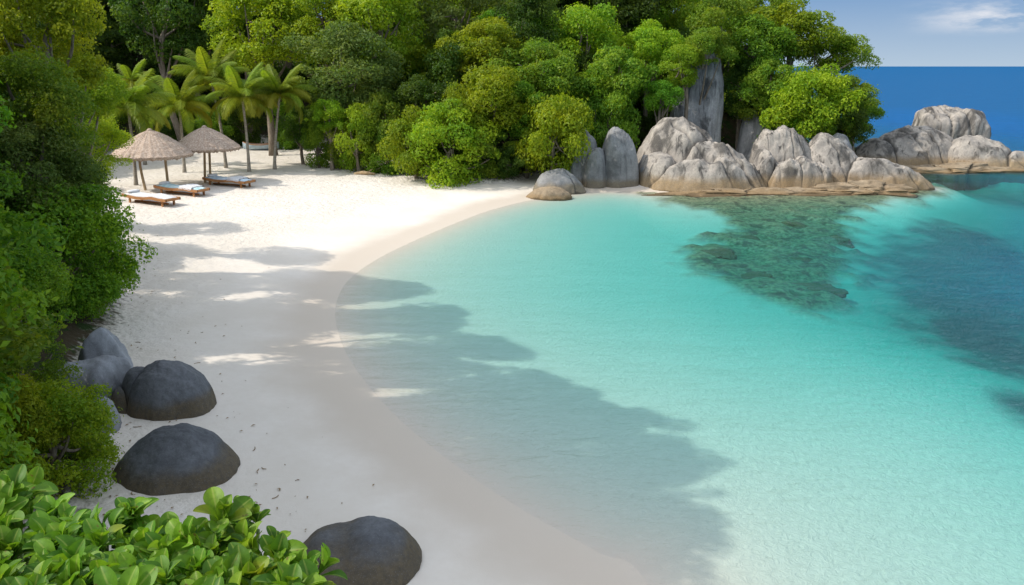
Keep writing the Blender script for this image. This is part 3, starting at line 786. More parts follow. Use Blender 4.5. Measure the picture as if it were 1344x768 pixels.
def crown_mesh(seed, kind, n_cl=26, n_leaf=11000, leaf=0.13, flat=0.75, spread=1.0, fill=0.18):
    """crown of unit radius: clumps of foliage over a lumpy dome, leaves on the clumps' upper shells"""
    r = np.random.default_rng(seed)
    C = []; RR = []
    sk = r.uniform(0, 6.28); el_ = r.uniform(0.05, 0.35)
    for i in range(n_cl):
        a = r.uniform(0, 2 * math.pi); zz = r.uniform(-0.95, 1.0)
        rad = math.sqrt(max(0.05, 1 - min(zz, 0.97) ** 2)) * (0.68 + 0.16 * r.normal()) * (1 + el_ * math.cos(2 * (a - sk)) + 0.15 * math.sin(a * 3 + seed))
        C.append((rad * math.cos(a) * spread, rad * math.sin(a) * spread, zz * 0.80 * flat + 0.05 * r.normal()))
        RR.append((0.12 + 0.26 * r.random() ** 1.5) * (1.0 if zz > 0 else 0.9))
    C = np.array(C); RR = np.array(RR)
    wgt = RR ** 2; wgt /= wgt.sum()
    which = r.choice(n_cl, n_leaf, p=wgt)
    d = r.normal(size=(n_leaf, 3)); d[:, 2] = d[:, 2] * 0.9 + 0.35
    d /= np.linalg.norm(d, axis=1)[:, None]
    lump = 1 + 0.28 * fbm(d * 2.6 + C[which] * 5 + seed, 2)
    rr = RR[which] * lump * np.where(r.random(n_leaf) < fill, r.uniform(0.4, 1, n_leaf), r.uniform(0.88, 1.06, n_leaf))
    P = C[which] + d * rr[:, None] * np.array([1.08, 1.08, 0.72])
    # stragglers: sprays that stick out past the clump
    k = int(n_leaf * 0.06); P[:k] += d[:k] * (r.uniform(0.02, 0.16, k))[:, None]
    nrm = d * 0.75 + np.array([0, 0, 0.35]) + 0.55 * r.normal(size=(n_leaf, 3))
    V, Q_, tint = leaf_cloud(P, nrm, leaf, r)
    cl_t = np.clip(r.normal(0, 0.16, n_cl), -0.3, 0.3)
    tint = np.clip(tint + np.repeat(cl_t[which], 4), 0, 1)
    me_ = mesh_np(kind + '_crown', V, Q_, LEAF[kind], {'tint': tint}, False)
    return me_, C

CROWNS = {}
def crowns(kind, size):
    """crown meshes by leaf kind; size picks how fine the leaves are against the crown"""
    key = (kind, size)
    if key not in CROWNS:
        base = sum(map(ord, kind)) * 7
        if size == 'far': CROWNS[key] = [crown_mesh(base + i, kind, 46 + 5 * i, 15000, 0.068, (0.85, 1.0, 0.7, 1.15)[i]) for i in range(4)]
        else: CROWNS[key] = [crown_mesh(base + 50 + i, kind, 60 + 6 * i, 28000, 0.05, (0.85, 1.0)[i]) for i in range(2)]
    return CROWNS[key]

def trunk_mesh(seed, hgt, R, C, sc, r0):
    r = np.random.default_rng(seed); mb = MB()
    lean = r.normal(0, 0.06, 2) * hgt
    t = np.linspace(0, 1, 7)
    pts = np.stack([lean[0] * np.sin(t * 2.6), lean[1] * np.sin(t * 2.2), -0.3 + (hgt + 0.3) * t], 1)
    pts[-1, :2] = 0
    mb.tube(pts, r0 * (1 - 0.55 * t) * np.array([1.35] + [1] * 6), 8)
    for j in r.choice(len(C), min(11, len(C)), replace=False):
        e = np.array([0, 0, hgt]) + C[j] * sc * 0.9
        s_ = pts[int(r.integers(3, 7))]
        mid = (s_ + e) / 2 + r.normal(0, 0.07, 3) * R; mid[2] -= 0.06 * R
        mb.tube(catmull([s_, mid, e], 4), np.linspace(r0 * 0.42, r0 * 0.10, 9), 5)
    return mb.build('trunk', M['bark'])

_tn = [0]
def tree(px, py, rpx, y, kind, label, cat='tree', name='broadleaf_tree', group=None, size='far', zr=None, sink=0.0):
    if px > 960: y += 4.0
    elif px > 740: y += 2.5
    """crown centre seen at photo px,py at ground distance y, crown radius rpx photo pixels"""
    c = PD(px, py, y); R = rpx / PXM(c)
    return tree_at(c, R, kind, label, cat, name, group, size, zr)

def tree_at(c, R, kind, label, cat='tree', name='broadleaf_tree', group=None, size='far', zr=None):
    _tn[0] += 1; r = np.random.default_rng(1000 + _tn[0])
    g = max(gz(c[0], c[1]), -0.3)
    hgt = max(c[2] - g, 0.25 * R)
    if cat == 'bush' and zr is None: zr = min(1.6, max(1.1, hgt / (0.75 * R))) if hgt < 1.9 * R else 1.15
    root = empty(name, (c[0], c[1], g), label, cat, group)
    ms = crowns(kind, size); me_, C = ms[int(r.integers(len(ms)))]
    rz = r.uniform(0, 6.28); zr = zr or r.uniform(0.9, 1.2)
    sc = np.array([R * 1.02, R * 1.02 * r.uniform(0.9, 1.1), R * zr])
    link('crown', me_, root, (0, 0, hgt), (r.normal(0, .08), r.normal(0, .08), rz), sc)
    ca, sa = math.cos(rz), math.sin(rz)
    CW = np.stack([C[:, 0] * ca - C[:, 1] * sa, C[:, 0] * sa + C[:, 1] * ca, C[:, 2]], 1)
    link('trunk', trunk_mesh(_tn[0], hgt, R, CW, sc, min(0.05 + 0.035 * R + 0.012 * hgt, 0.26)), root)
    return root

# crowns one can pick out along the back of the beach and on the headland
GF = 'trees of the forest on the slope'
for a in [
    (592, 196, 54, 40.5, 'bright', 'rounded bright green bush on the sand at the beach end', 'bush', 'broadleaf_bush'),
    (545, 190, 40, 41.5, 'bright', 'bright green bush left of the rounded bush on the sand', 'bush', 'broadleaf_bush'),
    (640, 200, 34, 41.5, 'mid', 'small mid green bush between the two bright bushes at the beach end', 'bush', 'broadleaf_bush'),
    (728, 182, 56, 41.0, 'yellow', 'yellow-green bush hanging over the grey rocks at the beach end', 'bush', 'broadleaf_bush'),
    (470, 182, 30, 43.0, 'bright', 'low bright bush at the back of the beach behind the driftwood', 'bush', 'broadleaf_bush'),
    (505, 165, 36, 43.5, 'mid', 'mid green bush between the driftwood bush and the rounded bush', 'bush', 'broadleaf_bush'),
    (432, 152, 22, 43.5, 'bright', 'small vivid green bush under the grey-green tree, right of the palms', 'bush', 'broadleaf_bush'),
    (455, 95, 58, 45.0, 'grey', 'tall grey-green tree standing right of the palms'),
    (560, 128, 44, 43.5, 'dark', 'dark green tree above the rounded bush on the sand'),
    (648, 130, 52, 43.0, 'yellow', 'yellow-green tree with layered crown behind the rounded bush'),
    (635, 75, 50, 46.0, 'yellow', 'yellow-green tree rising above the layered yellow-green one'),
    (710, 95, 50, 44.5, 'mid', 'mid green tree above the bush hanging over the grey rocks'),
    (760, 62, 56, 46.5, 'bright', 'broad bright tree in the middle of the forest, over the split boulder'),
    (806, 105, 48, 43.5, 'mid', 'mid green tree left of the pale cliff'),
    (800, 165, 38, 41.8, 'deep', 'deep green bush hanging above the split boulder', 'bush', 'broadleaf_bush'),
    (855, 62, 40, 46.0, 'bright', 'bright tree just left of the top of the pale cliff'),
    (690, 40, 44, 48.5, 'dark', 'dark tree behind the broad bright tree in the middle forest'),
    (500, 40, 58, 48.0, 'bright', 'light green tree at the top edge above the grey-green tree'),
    (598, 22, 52, 50.0, 'grey', 'pale grey-green tree at the top edge, mid forest'),
    (345, 30, 64, 50.0, 'yellow', 'spreading light yellow-green tree above the palms at the top edge'),
    (425, 30, 52, 49.0, 'bright', 'light green tree at the top edge right of the spreading one'),
    (225, 20, 60, 54.0, 'dark', 'tall dark green tree at the top edge behind the thatched parasols'),  # dark kind paints the forest shade into this crown
    (945, 36, 44, 46.5, 'mid', 'mid green tree directly above the pale cliff'),
    (985, 60, 50, 45.0, 'deep', 'deep green tree right of the pale cliff over the cave'),
    (1035, 45, 52, 46.0, 'bright', 'bright tree at the top of the headland beside the sky'),
    (1095, 70, 40, 46.5, 'bright', 'light green tree at the seaward shoulder of the headland'),
    (1010, 110, 44, 43.0, 'mid', 'mid green tree over the shadowed granite block'),
    (1064, 135, 56, 41.5, 'yellow', 'yellow-green tree leaning over the tall granite block'),
    (1112, 125, 36, 44.0, 'mid', 'mid green tree at the seaward edge of the headland'),
    (1105, 165, 30, 42.5, 'dark', 'dark bush hanging over the tapering point of rock', 'bush', 'broadleaf_bush'),
    (975, 118, 34, 44.5, 'dark', 'dark tree in the shade above the cave opening'),
    (1030, 165, 30, 42.2, 'deep', 'deep green bush between the cave and the yellow-green headland tree', 'bush', 'broadleaf_bush'),
    (1000, 145, 30, 43.5, 'mid', 'mid green bush draped over the shadowed granite block', 'bush', 'broadleaf_bush'),
    (1085, 160, 34, 43.0, 'mid', 'mid green bush under the seaward side of the yellow-green headland tree', 'bush', 'broadleaf_bush'),
    (1128, 150, 26, 45.5, 'deep', 'deep green bush at the seaward edge, lowest on the headland', 'bush', 'broadleaf_bush'),
    (900, 110, 34, 47.5, 'dark', 'dark bush closing in behind the top of the pale cliff', 'bush', 'broadleaf_bush'),
    (690, 150, 34, 42.5, 'deep', 'deep green bush left of the bush hanging over the grey rocks', 'bush', 'broadleaf_bush'),
    (775, 135, 36, 42.6, 'bright', 'bright bush between the grey rocks and the mid forest', 'bush', 'broadleaf_bush'),
    (600, 165, 40, 42.0, 'bright', 'bright green bush rising behind the rounded bush on the sand', 'bush', 'broadleaf_bush'),
    (418, 186, 24, 44.5, 'deep', 'low deep green bush at the back of the beach, nearest the farthest palm', 'bush', 'broadleaf_bush'),
    (447, 186, 22, 44.2, 'mid', 'low mid green bush beneath the grey-green tree', 'bush', 'broadleaf_bush'),
    (508, 200, 24, 42.8, 'deep', 'low deep green bush right beside the driftwood', 'bush', 'broadleaf_bush'),
    (665, 212, 26, 41.3, 'dark', 'low dark bush in shade between the two bright bushes and the grey rocks', 'bush', 'broadleaf_bush'),
    (893, 88, 27, 43.4, 'bright', 'bright spray of leaves over the sloping shoulder of the pale cliff', 'bush', 'broadleaf_bush'),
    (868, 128, 26, 43.0, 'deep', 'deep green bush against the lower shoulder of the pale cliff', 'bush', 'broadleaf_bush'),
    (928, 66, 30, 44.0, 'mid', 'mid green bush crowning the tip of the pale cliff', 'bush', 'broadleaf_bush'),
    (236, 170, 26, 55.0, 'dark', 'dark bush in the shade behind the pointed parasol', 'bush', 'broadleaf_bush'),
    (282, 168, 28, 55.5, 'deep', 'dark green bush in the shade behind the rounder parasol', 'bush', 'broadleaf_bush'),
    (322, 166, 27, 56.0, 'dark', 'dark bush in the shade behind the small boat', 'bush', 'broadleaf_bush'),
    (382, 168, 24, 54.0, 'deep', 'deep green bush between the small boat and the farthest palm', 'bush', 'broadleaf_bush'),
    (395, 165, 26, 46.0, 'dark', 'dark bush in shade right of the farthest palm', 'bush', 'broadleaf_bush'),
    (1010, 15, 40, 48.0, 'mid', 'tree at the top edge where the forest meets the sky'),
]:
    tree(*a)

# trees on the near slope beside the beach
GN = 'trees of the slope beside the beach'
for a in [
    (60, 60, 84, 20.5, 'yellow', 'light yellow-green tree filling the top corner of the slope', 'tree', 'broadleaf_tree', None, 'near'),
    (105, 120, 50, 24.0, 'bright', 'bright tree leaning toward the parasols from the slope', 'tree', 'broadleaf_tree', None, 'near'),
    (30, 150, 84, 18.0, 'mid', 'mid green tree below the light tree in the top corner', 'tree', 'broadleaf_tree', None, 'near'),
    (112, 195, 46, 27.5, 'yellow', 'yellowish tree beside the beach, just left of the parasols', 'tree', 'broadleaf_tree', None, 'near'),
    (50, 235, 78, 17.0, 'grey', 'grey-green tree in the middle of the near slope', 'tree', 'broadleaf_tree', None, 'near'),
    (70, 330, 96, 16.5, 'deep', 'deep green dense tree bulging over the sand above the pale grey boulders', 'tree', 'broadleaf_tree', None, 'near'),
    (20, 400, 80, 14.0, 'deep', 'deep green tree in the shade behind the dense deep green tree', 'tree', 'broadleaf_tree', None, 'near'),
    (122, 352, 56, 17.5, 'deep', 'deep green bush overhanging the sand beyond the pale grey boulders', 'bush', 'broadleaf_bush', None, 'near'),
    (25, 490, 60, 11.5, 'mid', 'mid green bush at the picture side, level with the fissured boulder', 'bush', 'broadleaf_bush', None, 'near'),
    (72, 585, 82, 10.0, 'bright', 'rounded bright green shrub beside the lone domed boulder', 'bush', 'broadleaf_bush', None, 'near'),
    (10, 570, 66, 9.6, 'yellow', 'yellowish green shrub at the picture side by the rounded shrub', 'bush', 'broadleaf_bush', None, 'near'),
]:
    tree(*a)

# trees outside the frame on the near slope: their shade lies over the cove
TAN = math.tan(SUN_EL)
inner = [(330, 385, 1.3), (300, 430, 1.6), (250, 500, 1.6), (380, 450, 1.6), (330, 560, 1.7), (450, 520, 1.7), (420, 620, 1.7), (300, 680, 1.7), (520, 620, 1.7), (480, 720, 1.8), (620, 680, 1.8), (600, 780, 1.8), (350, 800, 1.8), (740, 640, 1.6), (760, 760, 1.7), (560, 480, 1.5), (200, 420, 1.4), (200, 620, 1.6)]
edge = inner + [(450, 372, 1.0), (520, 384, 1.0), (612, 405, 0.8), (560, 420, 1.2), (660, 455, 1.1), (742, 495, 0.9), (700, 530, 1.3), (790, 530, 1.0), (868, 542, 0.8), (820, 590, 1.3), (922, 604, 0.9), (850, 660, 1.4), (890, 700, 1.0), (870, 768, 1.4), (800, 850, 1.4), (700, 700, 1.6), (600, 560, 1.6)]
for i, (px, py, R) in enumerate(edge):
    w = G(px, py, -0.1)[:2]
    L_ = 0.0
    for L_ in np.arange(1, 40, 0.1):
        q = w - SHADOW * L_
        if q[0] < -0.655 * q[1] - R * 1.05 and q[0] < -4: break
    top = L_ * TAN
    q = q - SHADOW * 0.3 * (i % 3)
    c = np.array([q[0], q[1], top - R * 0.75])
    tree_at(c, R, ('deep', 'mid', 'dark')[i % 3], 'tree of the near slope outside the picture, shading the cove', 'tree', 'broadleaf_tree', GN, 'near')
    print('caster', i, c.round(2), 'ground', round(gz(q[0], q[1]), 2))

# the forest behind, filling the slope
r_ = np.random.default_rng(21)
placed = []
cnt = 0
for it in range(6000):
    y = r_.uniform(40, 66); x = r_.uniform(-0.72 * y, 0.46 * y)
    v = float(sdist(VEG, np.array([x]), np.array([y]))[0])
    if v < 0.7 or v > 24: continue
    if any((x - a) ** 2 + (y - b) ** 2 < (1.55 + 0.045 * (y - 40)) ** 2 for a, b in placed): continue
    px_base = 672 + x / y * F
    if 300 < px_base < 420 and y < 44: continue
    if 862 < px_base < 962 and y < 50: continue
    if px_base >= 962 and y < 48.5: continue
    if 740 < px_base < 870 and y < 43.5: continue
    placed.append((x, y))
    low = v < 2.6
    R = r_.uniform(1.0, 1.4) if low else r_.uniform(1.6, 2.5); g = gz(x, y)
    hgt = (r_.uniform(0.5, 1.2) if low else r_.uniform(1.3, 3.4)) * (1.0 if px_base < 950 else 0.7)
    if px_base > 1010: hgt *= 0.6; R *= 0.75
    pxc = 672 + x / (y * 1.0) * F
    if px_base < 430:  # the shade behind the palms is put into the leaf colour here
        kind = ('dark', 'dark', 'dark', 'deep')[it % 4]; lab = 'broadleaf tree, leaves darkened for shade, in the forest behind the palms and parasols'; grp = 'forest trees behind the palms'
    elif px_base < 870:
        kind = ('mid', 'dark', 'deep', 'bright')[it % 4]; lab = 'broadleaf tree deep in the middle of the forest, behind the bright front trees'; grp = 'forest trees in the middle of the slope'
    else:
        kind = ('mid', 'deep', 'dark', 'mid')[it % 4]; lab = 'broadleaf tree on the headland behind the cliff and its front trees'; grp = 'forest trees on the headland'
    tree_at(np.array([x, y, g + hgt]), R, kind, lab, 'tree', 'broadleaf_tree', grp)
    cnt += 1
    if cnt > 210: break
print('forest fill', cnt)
for i, px in enumerate(np.arange(-60, 935, 62)):
    y = 60 + 3 * math.sin(i * 2.1); c = PD(px, 6 + 14 * math.sin(i * 1.7), y)
    tree_at(c, 3.1 + 0.4 * math.sin(i * 3.3), ('dark' if px < 300 else ('deep', 'mid', 'dark', 'bright')[i % 4]), 'tall forest tree on the ridge along the top edge of the picture', 'tree', 'broadleaf_tree', 'forest trees on the ridge')  # towards the left the dark kind stands in for shade on the ridge
# and more on the near slope
for it in range(400):
    y = r_.uniform(15, 40); x = r_.uniform(-0.66 * y - 3, -0.42 * y)
    v = float(sdist(VEG, np.array([x]), np.array([y]))[0])
    if v < 1.8 or v > 9 or (y > 24 and v > 5): continue
    if any((x - a) ** 2 + (y - b) ** 2 < 2.3 ** 2 for a, b in placed): continue
    placed.append((x, y)); R = r_.uniform(1.3, 1.9)
    tree_at(np.array([x, y, gz(x, y) + r_.uniform(1.6, 2.6) * (0.5 if y > 24 else 1)]), R * (0.75 if y > 24 else 1), ('dark', 'mid', 'deep')[it % 3], 'broadleaf tree filling the near slope behind its front trees', 'tree', 'broadleaf_tree', 'trees filling the near slope')

# ------------------------------------------------------------------ palms
def frond_mesh(seed, length, droop, kind):
    r = np.random.default_rng(seed)
    t = np.linspace(0, 1, 26)
    # rachis rises then arches over
    ang0 = 0.55
    px_, pz_ = [0], [0]
    for i in range(25):
        a = ang0 - (droop * (t[i] ** 1.3)) * 2.2
        px_.append(px_[-1] + math.cos(a) * length / 25); pz_.append(pz_[-1] + math.sin(a) * length / 25)
    C = np.stack([px_, np.zeros(26), pz_], 1)
    mb = MB(); mb.tube(C, np.linspace(0.028, 0.006, 26), 5)
    V = []; Q_ = []; n = mb.n
    for i in range(2, 26):
        for s_ in (-1, 1):
            for h in (0, 0.33, 0.66):
                if i + h > 25: continue
                k = i + h; a = int(k); f = k - a
                b0 = C[a] * (1 - f) + C[min(a + 1, 25)] * f
                tt = k / 25
                ll = length * 0.30 * (math.sin(math.pi * min(1, 0.12 + tt * 0.86)) ** 0.7 + 0.12) * r.uniform(0.85, 1.1)
                tang = C[min(a + 1, 25)] - C[max(a - 1, 0)]; tang /= np.linalg.norm(tang)
                side = np.array([0, s_, 0]); dn = np.array([0, 0, -1.0])
                d1 = side * 0.75 + tang * 0.6 + dn * r.uniform(0.15, 0.4); d1 /= np.linalg.norm(d1)
                d2 = side * 0.35 + tang * 0.5 + dn * r.uniform(0.8, 1.2); d2 /= np.linalg.norm(d2)
                w_ = tang * 0.011 * length / 1.6
                p1 = b0 + d1 * ll * 0.5; p2 = p1 + d2 * ll * 0.5
                V += [b0 - w_, b0 + w_, p1 + w_ * 1.1, p1 - w_ * 1.1, p2]
                Q_.append((n, n + 1, n + 2, n + 3)); mb.T.append(np.array([(n + 3, n + 2, n + 4)])); n += 5
    mb.V.append(np.array(V)); mb.Q.append(np.array(Q_)); mb.n = n
    tint = np.clip(r.normal(0.5, 0.2, n), 0, 1)
    return mb.build('frond', LEAF[kind], False, {'tint': tint})

FR = {k: [frond_mesh(300 + i + (50 if k != 'palm' else 0), 1.5, d, k) for i, d in enumerate((0.35, 0.55, 0.75, 0.95))] for k in ('palm', 'palmyellow')}

def palm(px, py, y, rpx, base_px, label, seed, nf=22, tilt=0.0):
    r = np.random.default_rng(seed)
    c = PD(px, py + 6, y); sc = rpx / PXM(c) / 1.14
    bx = PD(base_px, py, y)[0]; g = gz(bx, y)
    root = empty('palm_tree', (bx, y, g), label, 'palm tree', 'coconut palms at the back of the beach')
    top = np.array([c[0] - bx, 0, c[2] - g])
    t = np.linspace(0, 1, 14)
    pts = np.stack([top[0] * t ** 1.6, 0.12 * np.sin(t * 3), -0.2 + (top[2] + 0.2) * t], 1)
    pts[-1] = top
    rad = 0.075 + 0.05 * np.exp(-t * 9) - 0.02 * t + 0.006 * (np.arange(14) % 2)
    mb = MB(); mb.tube(pts, rad, 9)
    link('trunk', mb.build('trunk', M['palmbark']), root)
    crown = bpy.data.objects.new('crown', None); COL.objects.link(crown); crown.parent = root; crown.location = top
    for i in range(nf):
        a = i * 2.399 + r.normal(0, .15)
        u = i / (nf - 1)                       # 0 young and upright, 1 old and hanging
        k = min(3, int(u * 3.2 + r.uniform(0, 0.8)))
        kind = 'palmyellow' if (u > 0.6 and r.random() < 0.45) else 'palm'
        f = link('frond', FR[kind][k], crown, (0, 0, 0), (r.normal(0, .2), -0.75 + 1.25 * u + r.normal(0, .1), a), (sc, sc, sc))
        f.rotation_mode = 'XYZ'
    return root
palm(235, 136, 42.0, 42, 232, 'palm with long hanging yellow fronds just behind the parasols', 1)
palm(277, 100, 44.0, 42, 285, 'tallest palm, its crown above the gap between its neighbours', 2)
palm(318, 124, 42.5, 42, 318, 'palm with pale trunk right of the round parasol roof', 3)
palm(367, 120, 43.5, 40, 352, 'palm farthest from the parasols, yellow skirt of old fronds', 4)
palm(168, 138, 37.5, 50, 165, 'big drooping palm against the near slope, left of the parasols', 5, 20)
palm(172, 100, 45.0, 26, 176, 'small palm top in shade behind the drooping palm', 6, 12)

# ------------------------------------------------------------------ parasols
def parasol(apex, edge_z, R, label, posts, seed, ground):
    r = np.random.default_rng(seed)
    root = empty('thatched_parasol', (apex[0], apex[1], ground), label, 'parasol', 'thatched parasols on the beach')
    hz = apex[2] - ground; ez = edge_z - ground
    nr, na = 30, 150
    t = np.linspace(0, 1, nr); th = np.linspace(0, 2 * math.pi, na + 1)
    jit = r.normal(0, 1, (nr, na)); jit = np.concatenate([jit, jit[:, :1]], 1)
    rg = r.normal(0, 1, na); rg = np.concatenate([rg, rg[:1]])
    prof = hz - (hz - ez) * (0.55 * t + 0.45 * t ** 2.0) 
    lay = 0.03 * (1 - ((t * 5) % 1.0))                       # overlapping courses of straw
    rr = R * t
    P = np.zeros((nr, na + 1, 3))
    ed = 1 + 0.018 * rg[None] * t[:, None] ** 6
    P[..., 0] = rr[:, None] * np.cos(th)[None] * ed; P[..., 1] = rr[:, None] * np.sin(th)[None] * ed
    P[..., 2] = prof[:, None] + lay[:, None] * t[:, None] + 0.012 * (rg[None] * np.minimum(1, t * 3)[:, None]) + 0.008 * jit * t[:, None]
    mb = MB(); mb.grid(P)
    # thick ragged edge and the underside
    E = np.stack([P[-1], P[-1] * [0.985, 0.985, 1] - np.stack([0 * rg, 0 * rg, 0.13 + 0.03 * rg], 1), P[-1] * [0.90, 0.90, 1] + [0, 0, -0.03], P[-1] * [0.45, .45, 0] + [0, 0, (hz + ez) / 2 - 0.0], P[-1] * [0.02, .02, 0] + [0, 0, hz - 0.12]])
    mb.grid(E)
    link('thatch_roof', mb.build('thatch', M['thatch']), root)
    mbk = MB(); mbk.tube([(0, 0, hz - 0.06), (0, 0, hz + 0.02), (0, 0, hz + 0.05)], np.array([0.13, 0.10, 0.03]), 12)
    link('roof_cap', mbk.build('cap', M['thatch']), root)
    for k in range(8):
        a = k * math.pi / 4 + .2
        mbr = MB(); mbr.tube([(0.05 * math.cos(a), 0.05 * math.sin(a), hz - 0.16), (0.9 * R * math.cos(a), 0.9 * R * math.sin(a), ez - 0.03)], 0.02, 6)
        link('rafter', mbr.build('rafter', M['post']), root)
    for (bx, by, tx, ty, bow) in posts:
        p0 = np.array([bx - apex[0], by - apex[1], -0.25]); p1 = np.array([tx - apex[0], ty - apex[1], 0])
        rad_ = math.hypot(p1[0], p1[1]) / R; p1[2] = hz - (hz - ez) * (0.55 * rad_ + 0.45 * rad_ ** 2) - 0.06
        mid = (p0 + p1) / 2 + np.array([bow, 0, 0])
        mbp = MB(); mbp.tube(catmull([p0, mid, p1], 7), np.linspace(0.062, 0.05, 15), 10)
        link('post', mbp.build('post', M['post']), root)
    return root

bA = RT(206, 249); sA = PXM(bA)
def at_depth(px, y, z): 
    p = PD(px, 200, y); return (px - 672) / F * (y * cp - (z - H) * sp)
def z_at(py, y): return PD(672, py, y)[2]
yA = bA[1]
RA = 50 / sA
parasol((at_depth(196, yA, z_at(169, yA)), yA, z_at(170, yA)), z_at(203, yA), RA, 'pointed thatched parasol in front, on two curved wooden posts',
        [(at_depth(192, yA - .3, bA[2]), yA - 0.3, at_depth(184, yA, bA[2] + 1.6), yA, -0.10), (at_depth(221, yA + .3, bA[2]), yA + 0.3, at_depth(215, yA, bA[2] + 1.6), yA + .1, 0.0)], 1, bA[2])
bB = RT(272, 240); yB = bB[1]; sB = PXM(bB)
parasol((at_depth(268, yB, z_at(166, yB)), yB, z_at(166, yB)), z_at(194, yB), 42 / sB, 'rounder thatched parasol behind, on two close straight posts',
        [(at_depth(269, yB, bB[2]), yB - .05, at_depth(270, yB, bB[2] + 2), yB - 0.05, 0.0), (at_depth(275, yB, bB[2]), yB + 0.1, at_depth(274, yB, bB[2] + 2), yB + .1, 0.0)], 2, bB[2])
# lantern under the pointed roof
lz = z_at(211, yA)
lr = empty('hanging_lantern', (at_depth(206, yA, lz), yA + 0.35, lz - 0.02), 'small pale lantern hanging under the pointed parasol roof', 'lantern')
mb = MB(); mb.tube([(0, 0, 0), (0, 0, 0.03), (0, 0, 0.24), (0, 0, 0.27)], np.array([0.05, 0.07, 0.07, 0.04]), 10); link('lamp_glass', mb.build('lamp_glass', M['lampglass']), lr)
mb = MB(); mb.tube([(0, 0, 0.27), (0, 0, 0.31), (0, 0, 0.9)], np.array([0.06, 0.012, 0.008]), 8); link('lantern_hook', mb.build('hook', M['iron']), lr)

# ------------------------------------------------------------------ loungers
def lounger(p0, p1, label, cloth, seed, towel):
    """p0 head end, p1 foot end on the ground"""
    d = p1 - p0; Ln = float(np.linalg.norm(d[:2])); Ln = min(max(Ln, 2.0), 2.5); rz = math.atan2(d[1], d[0]); c = (p0 + p1) / 2
    root = empty('sun_lounger', (c[0], c[1], gz(c[0], c[1])), label, 'sun lounger', 'wooden sun loungers under the parasols', rz)
    Wd = 0.72; hh = 0.30
    xs = np.linspace(-Ln / 2, Ln / 2, 17)
    def prof(x):                                     # a low lounge curve: raised at the head, a lift at the knees
        u = (x + Ln / 2) / Ln
        return hh + 0.30 * np.clip(0.32 - u, 0, 1) ** 1.2 + 0.05 * np.exp(-((u - 0.66) / 0.12) ** 2)
    for s_ in (-1, 1):
        mb = MB(); P = []
        for x in xs:
            z = prof(x); y = s_ * Wd / 2
            P.append([(x, y - .025, z - .11), (x, y + .025, z - .11), (x, y + .025, z), (x, y - .025, z), (x, y - .025, z - .11)])
        mb.grid(np.array(P)[:, ::-1])
        link('side_rail', mb.build('rail', M['teak'], False), root)
        for x in (-Ln * 0.36, Ln * 0.38):
            mb = MB(); z = float(prof(x)); mb.box((x, s_ * (Wd / 2 - 0.07), (z - 0.10) / 2 - 0.03), (0.09, 0.07, z - 0.05), 0, 0.012)
            link('leg', mb.build('leg', M['teak'], False), root)
    mb = MB()
    for x in np.arange(-Ln / 2 + 0.06, Ln / 2, 0.1):
        mb.box((x, 0, float(prof(x)) - 0.045), (0.075, Wd - 0.06, 0.022), 0, 0.004)
    link('slats', mb.build('slats', M['teak'], False), root)
    mb = MB(); mb.box((Ln / 2 - 0.02, 0, float(prof(Ln / 2)) - 0.055), (0.05, Wd - 0.06, 0.10), 0, 0.01)
    link('end_rail', mb.build('end_rail', M['teak'], False), root)
    mb = MB(); mb.box((-Ln / 2 + 0.02, 0, float(prof(-Ln / 2)) - 0.055), (0.05, Wd - 0.06, 0.10), 0, 0.01); link('end_rail', mb.build('end_rail', M['teak'], False), root)
    mb = MB(); mb.box((0, 0, 0.055), (Ln * 0.76, 0.08, 0.06), 0, 0.01); link('ground_beam', mb.build('ground_beam', M['teak'], False), root)
    # cushion with soft edges
    r = np.random.default_rng(seed); nx, ny = 34, 14
    U = np.linspace(-1, 1, ny)
    P = np.zeros((nx, ny + 2, 3)); xx = np.linspace(-Ln / 2 + 0.05, Ln / 2 - 0.07, nx)
    for i, x in enumerate(xx):
        e = min(1.0, 6 * min(i, nx - 1 - i) / nx + 0.25)
        for j, u in enumerate(U):
            P[i, j + 1] = (x, u * (Wd / 2 - 0.05), prof(x) - 0.02 + 0.09 * e * (1 - abs(u) ** 6 * 0.75) + 0.006 * r.normal())
        P[i, 0] = (x, -(Wd / 2 - 0.055), prof(x) - 0.03); P[i, -1] = (x, (Wd / 2 - 0.055), prof(x) - 0.03)
    mb = MB(); mb.grid(P.transpose(0, 1, 2)[::-1]); 
    link('cushion', mb.build('cushion', M[cloth]), root)
    mb = MB(); V, T = ICO[3]
    hd = -Ln / 2 + 0.27
    mb.add(np.sign(V) * np.abs(V) ** 0.7 * [0.16, 0.27, 0.06] + [hd, 0, float(prof(hd)) + 0.10], None, T)
    link('pillow', mb.build('pillow', M['white_cloth']), root)
    if towel:
        tw = np.zeros((14, 12, 3)); 
        for i, x in enumerate(np.linspace(Ln * 0.08, Ln * 0.36, 14)):
            for j, u in enumerate(np.linspace(-1, 1, 12)):
                yy = u * (Wd / 2 + 0.06); drop = max(0, abs(yy) - Wd / 2 + .02)
                tw[i, j] = (x + 0.02 * math.sin(j * 1.3), np.clip(yy, -Wd / 2 - .035, Wd / 2 + .035), prof(x) + 0.085 - drop * 1.6 + 0.012 * r.normal())
        mb = MB(); mb.grid(tw); t_ = link('beach_towel', mb.build('towel', M[towel]), None, (c[0], c[1], gz(c[0], c[1]) + 0.004), (0, 0, rz))
        tag(t_, 'rumpled pale towel lying on the ' + ('middle' if seed == 2 else 'rear') + ' sun lounger', 'towel', 'towels on the loungers')
    return root
lounger(RT(162, 263), RT(238, 273), 'nearest wooden sun lounger with thin pale cushion, left of the others', 'white_cloth', 1, None)
lounger(RT(206, 252), RT(274, 259), 'wooden sun lounger with teal cushion under the pointed parasol', 'teal_cloth', 2, 'white_cloth')
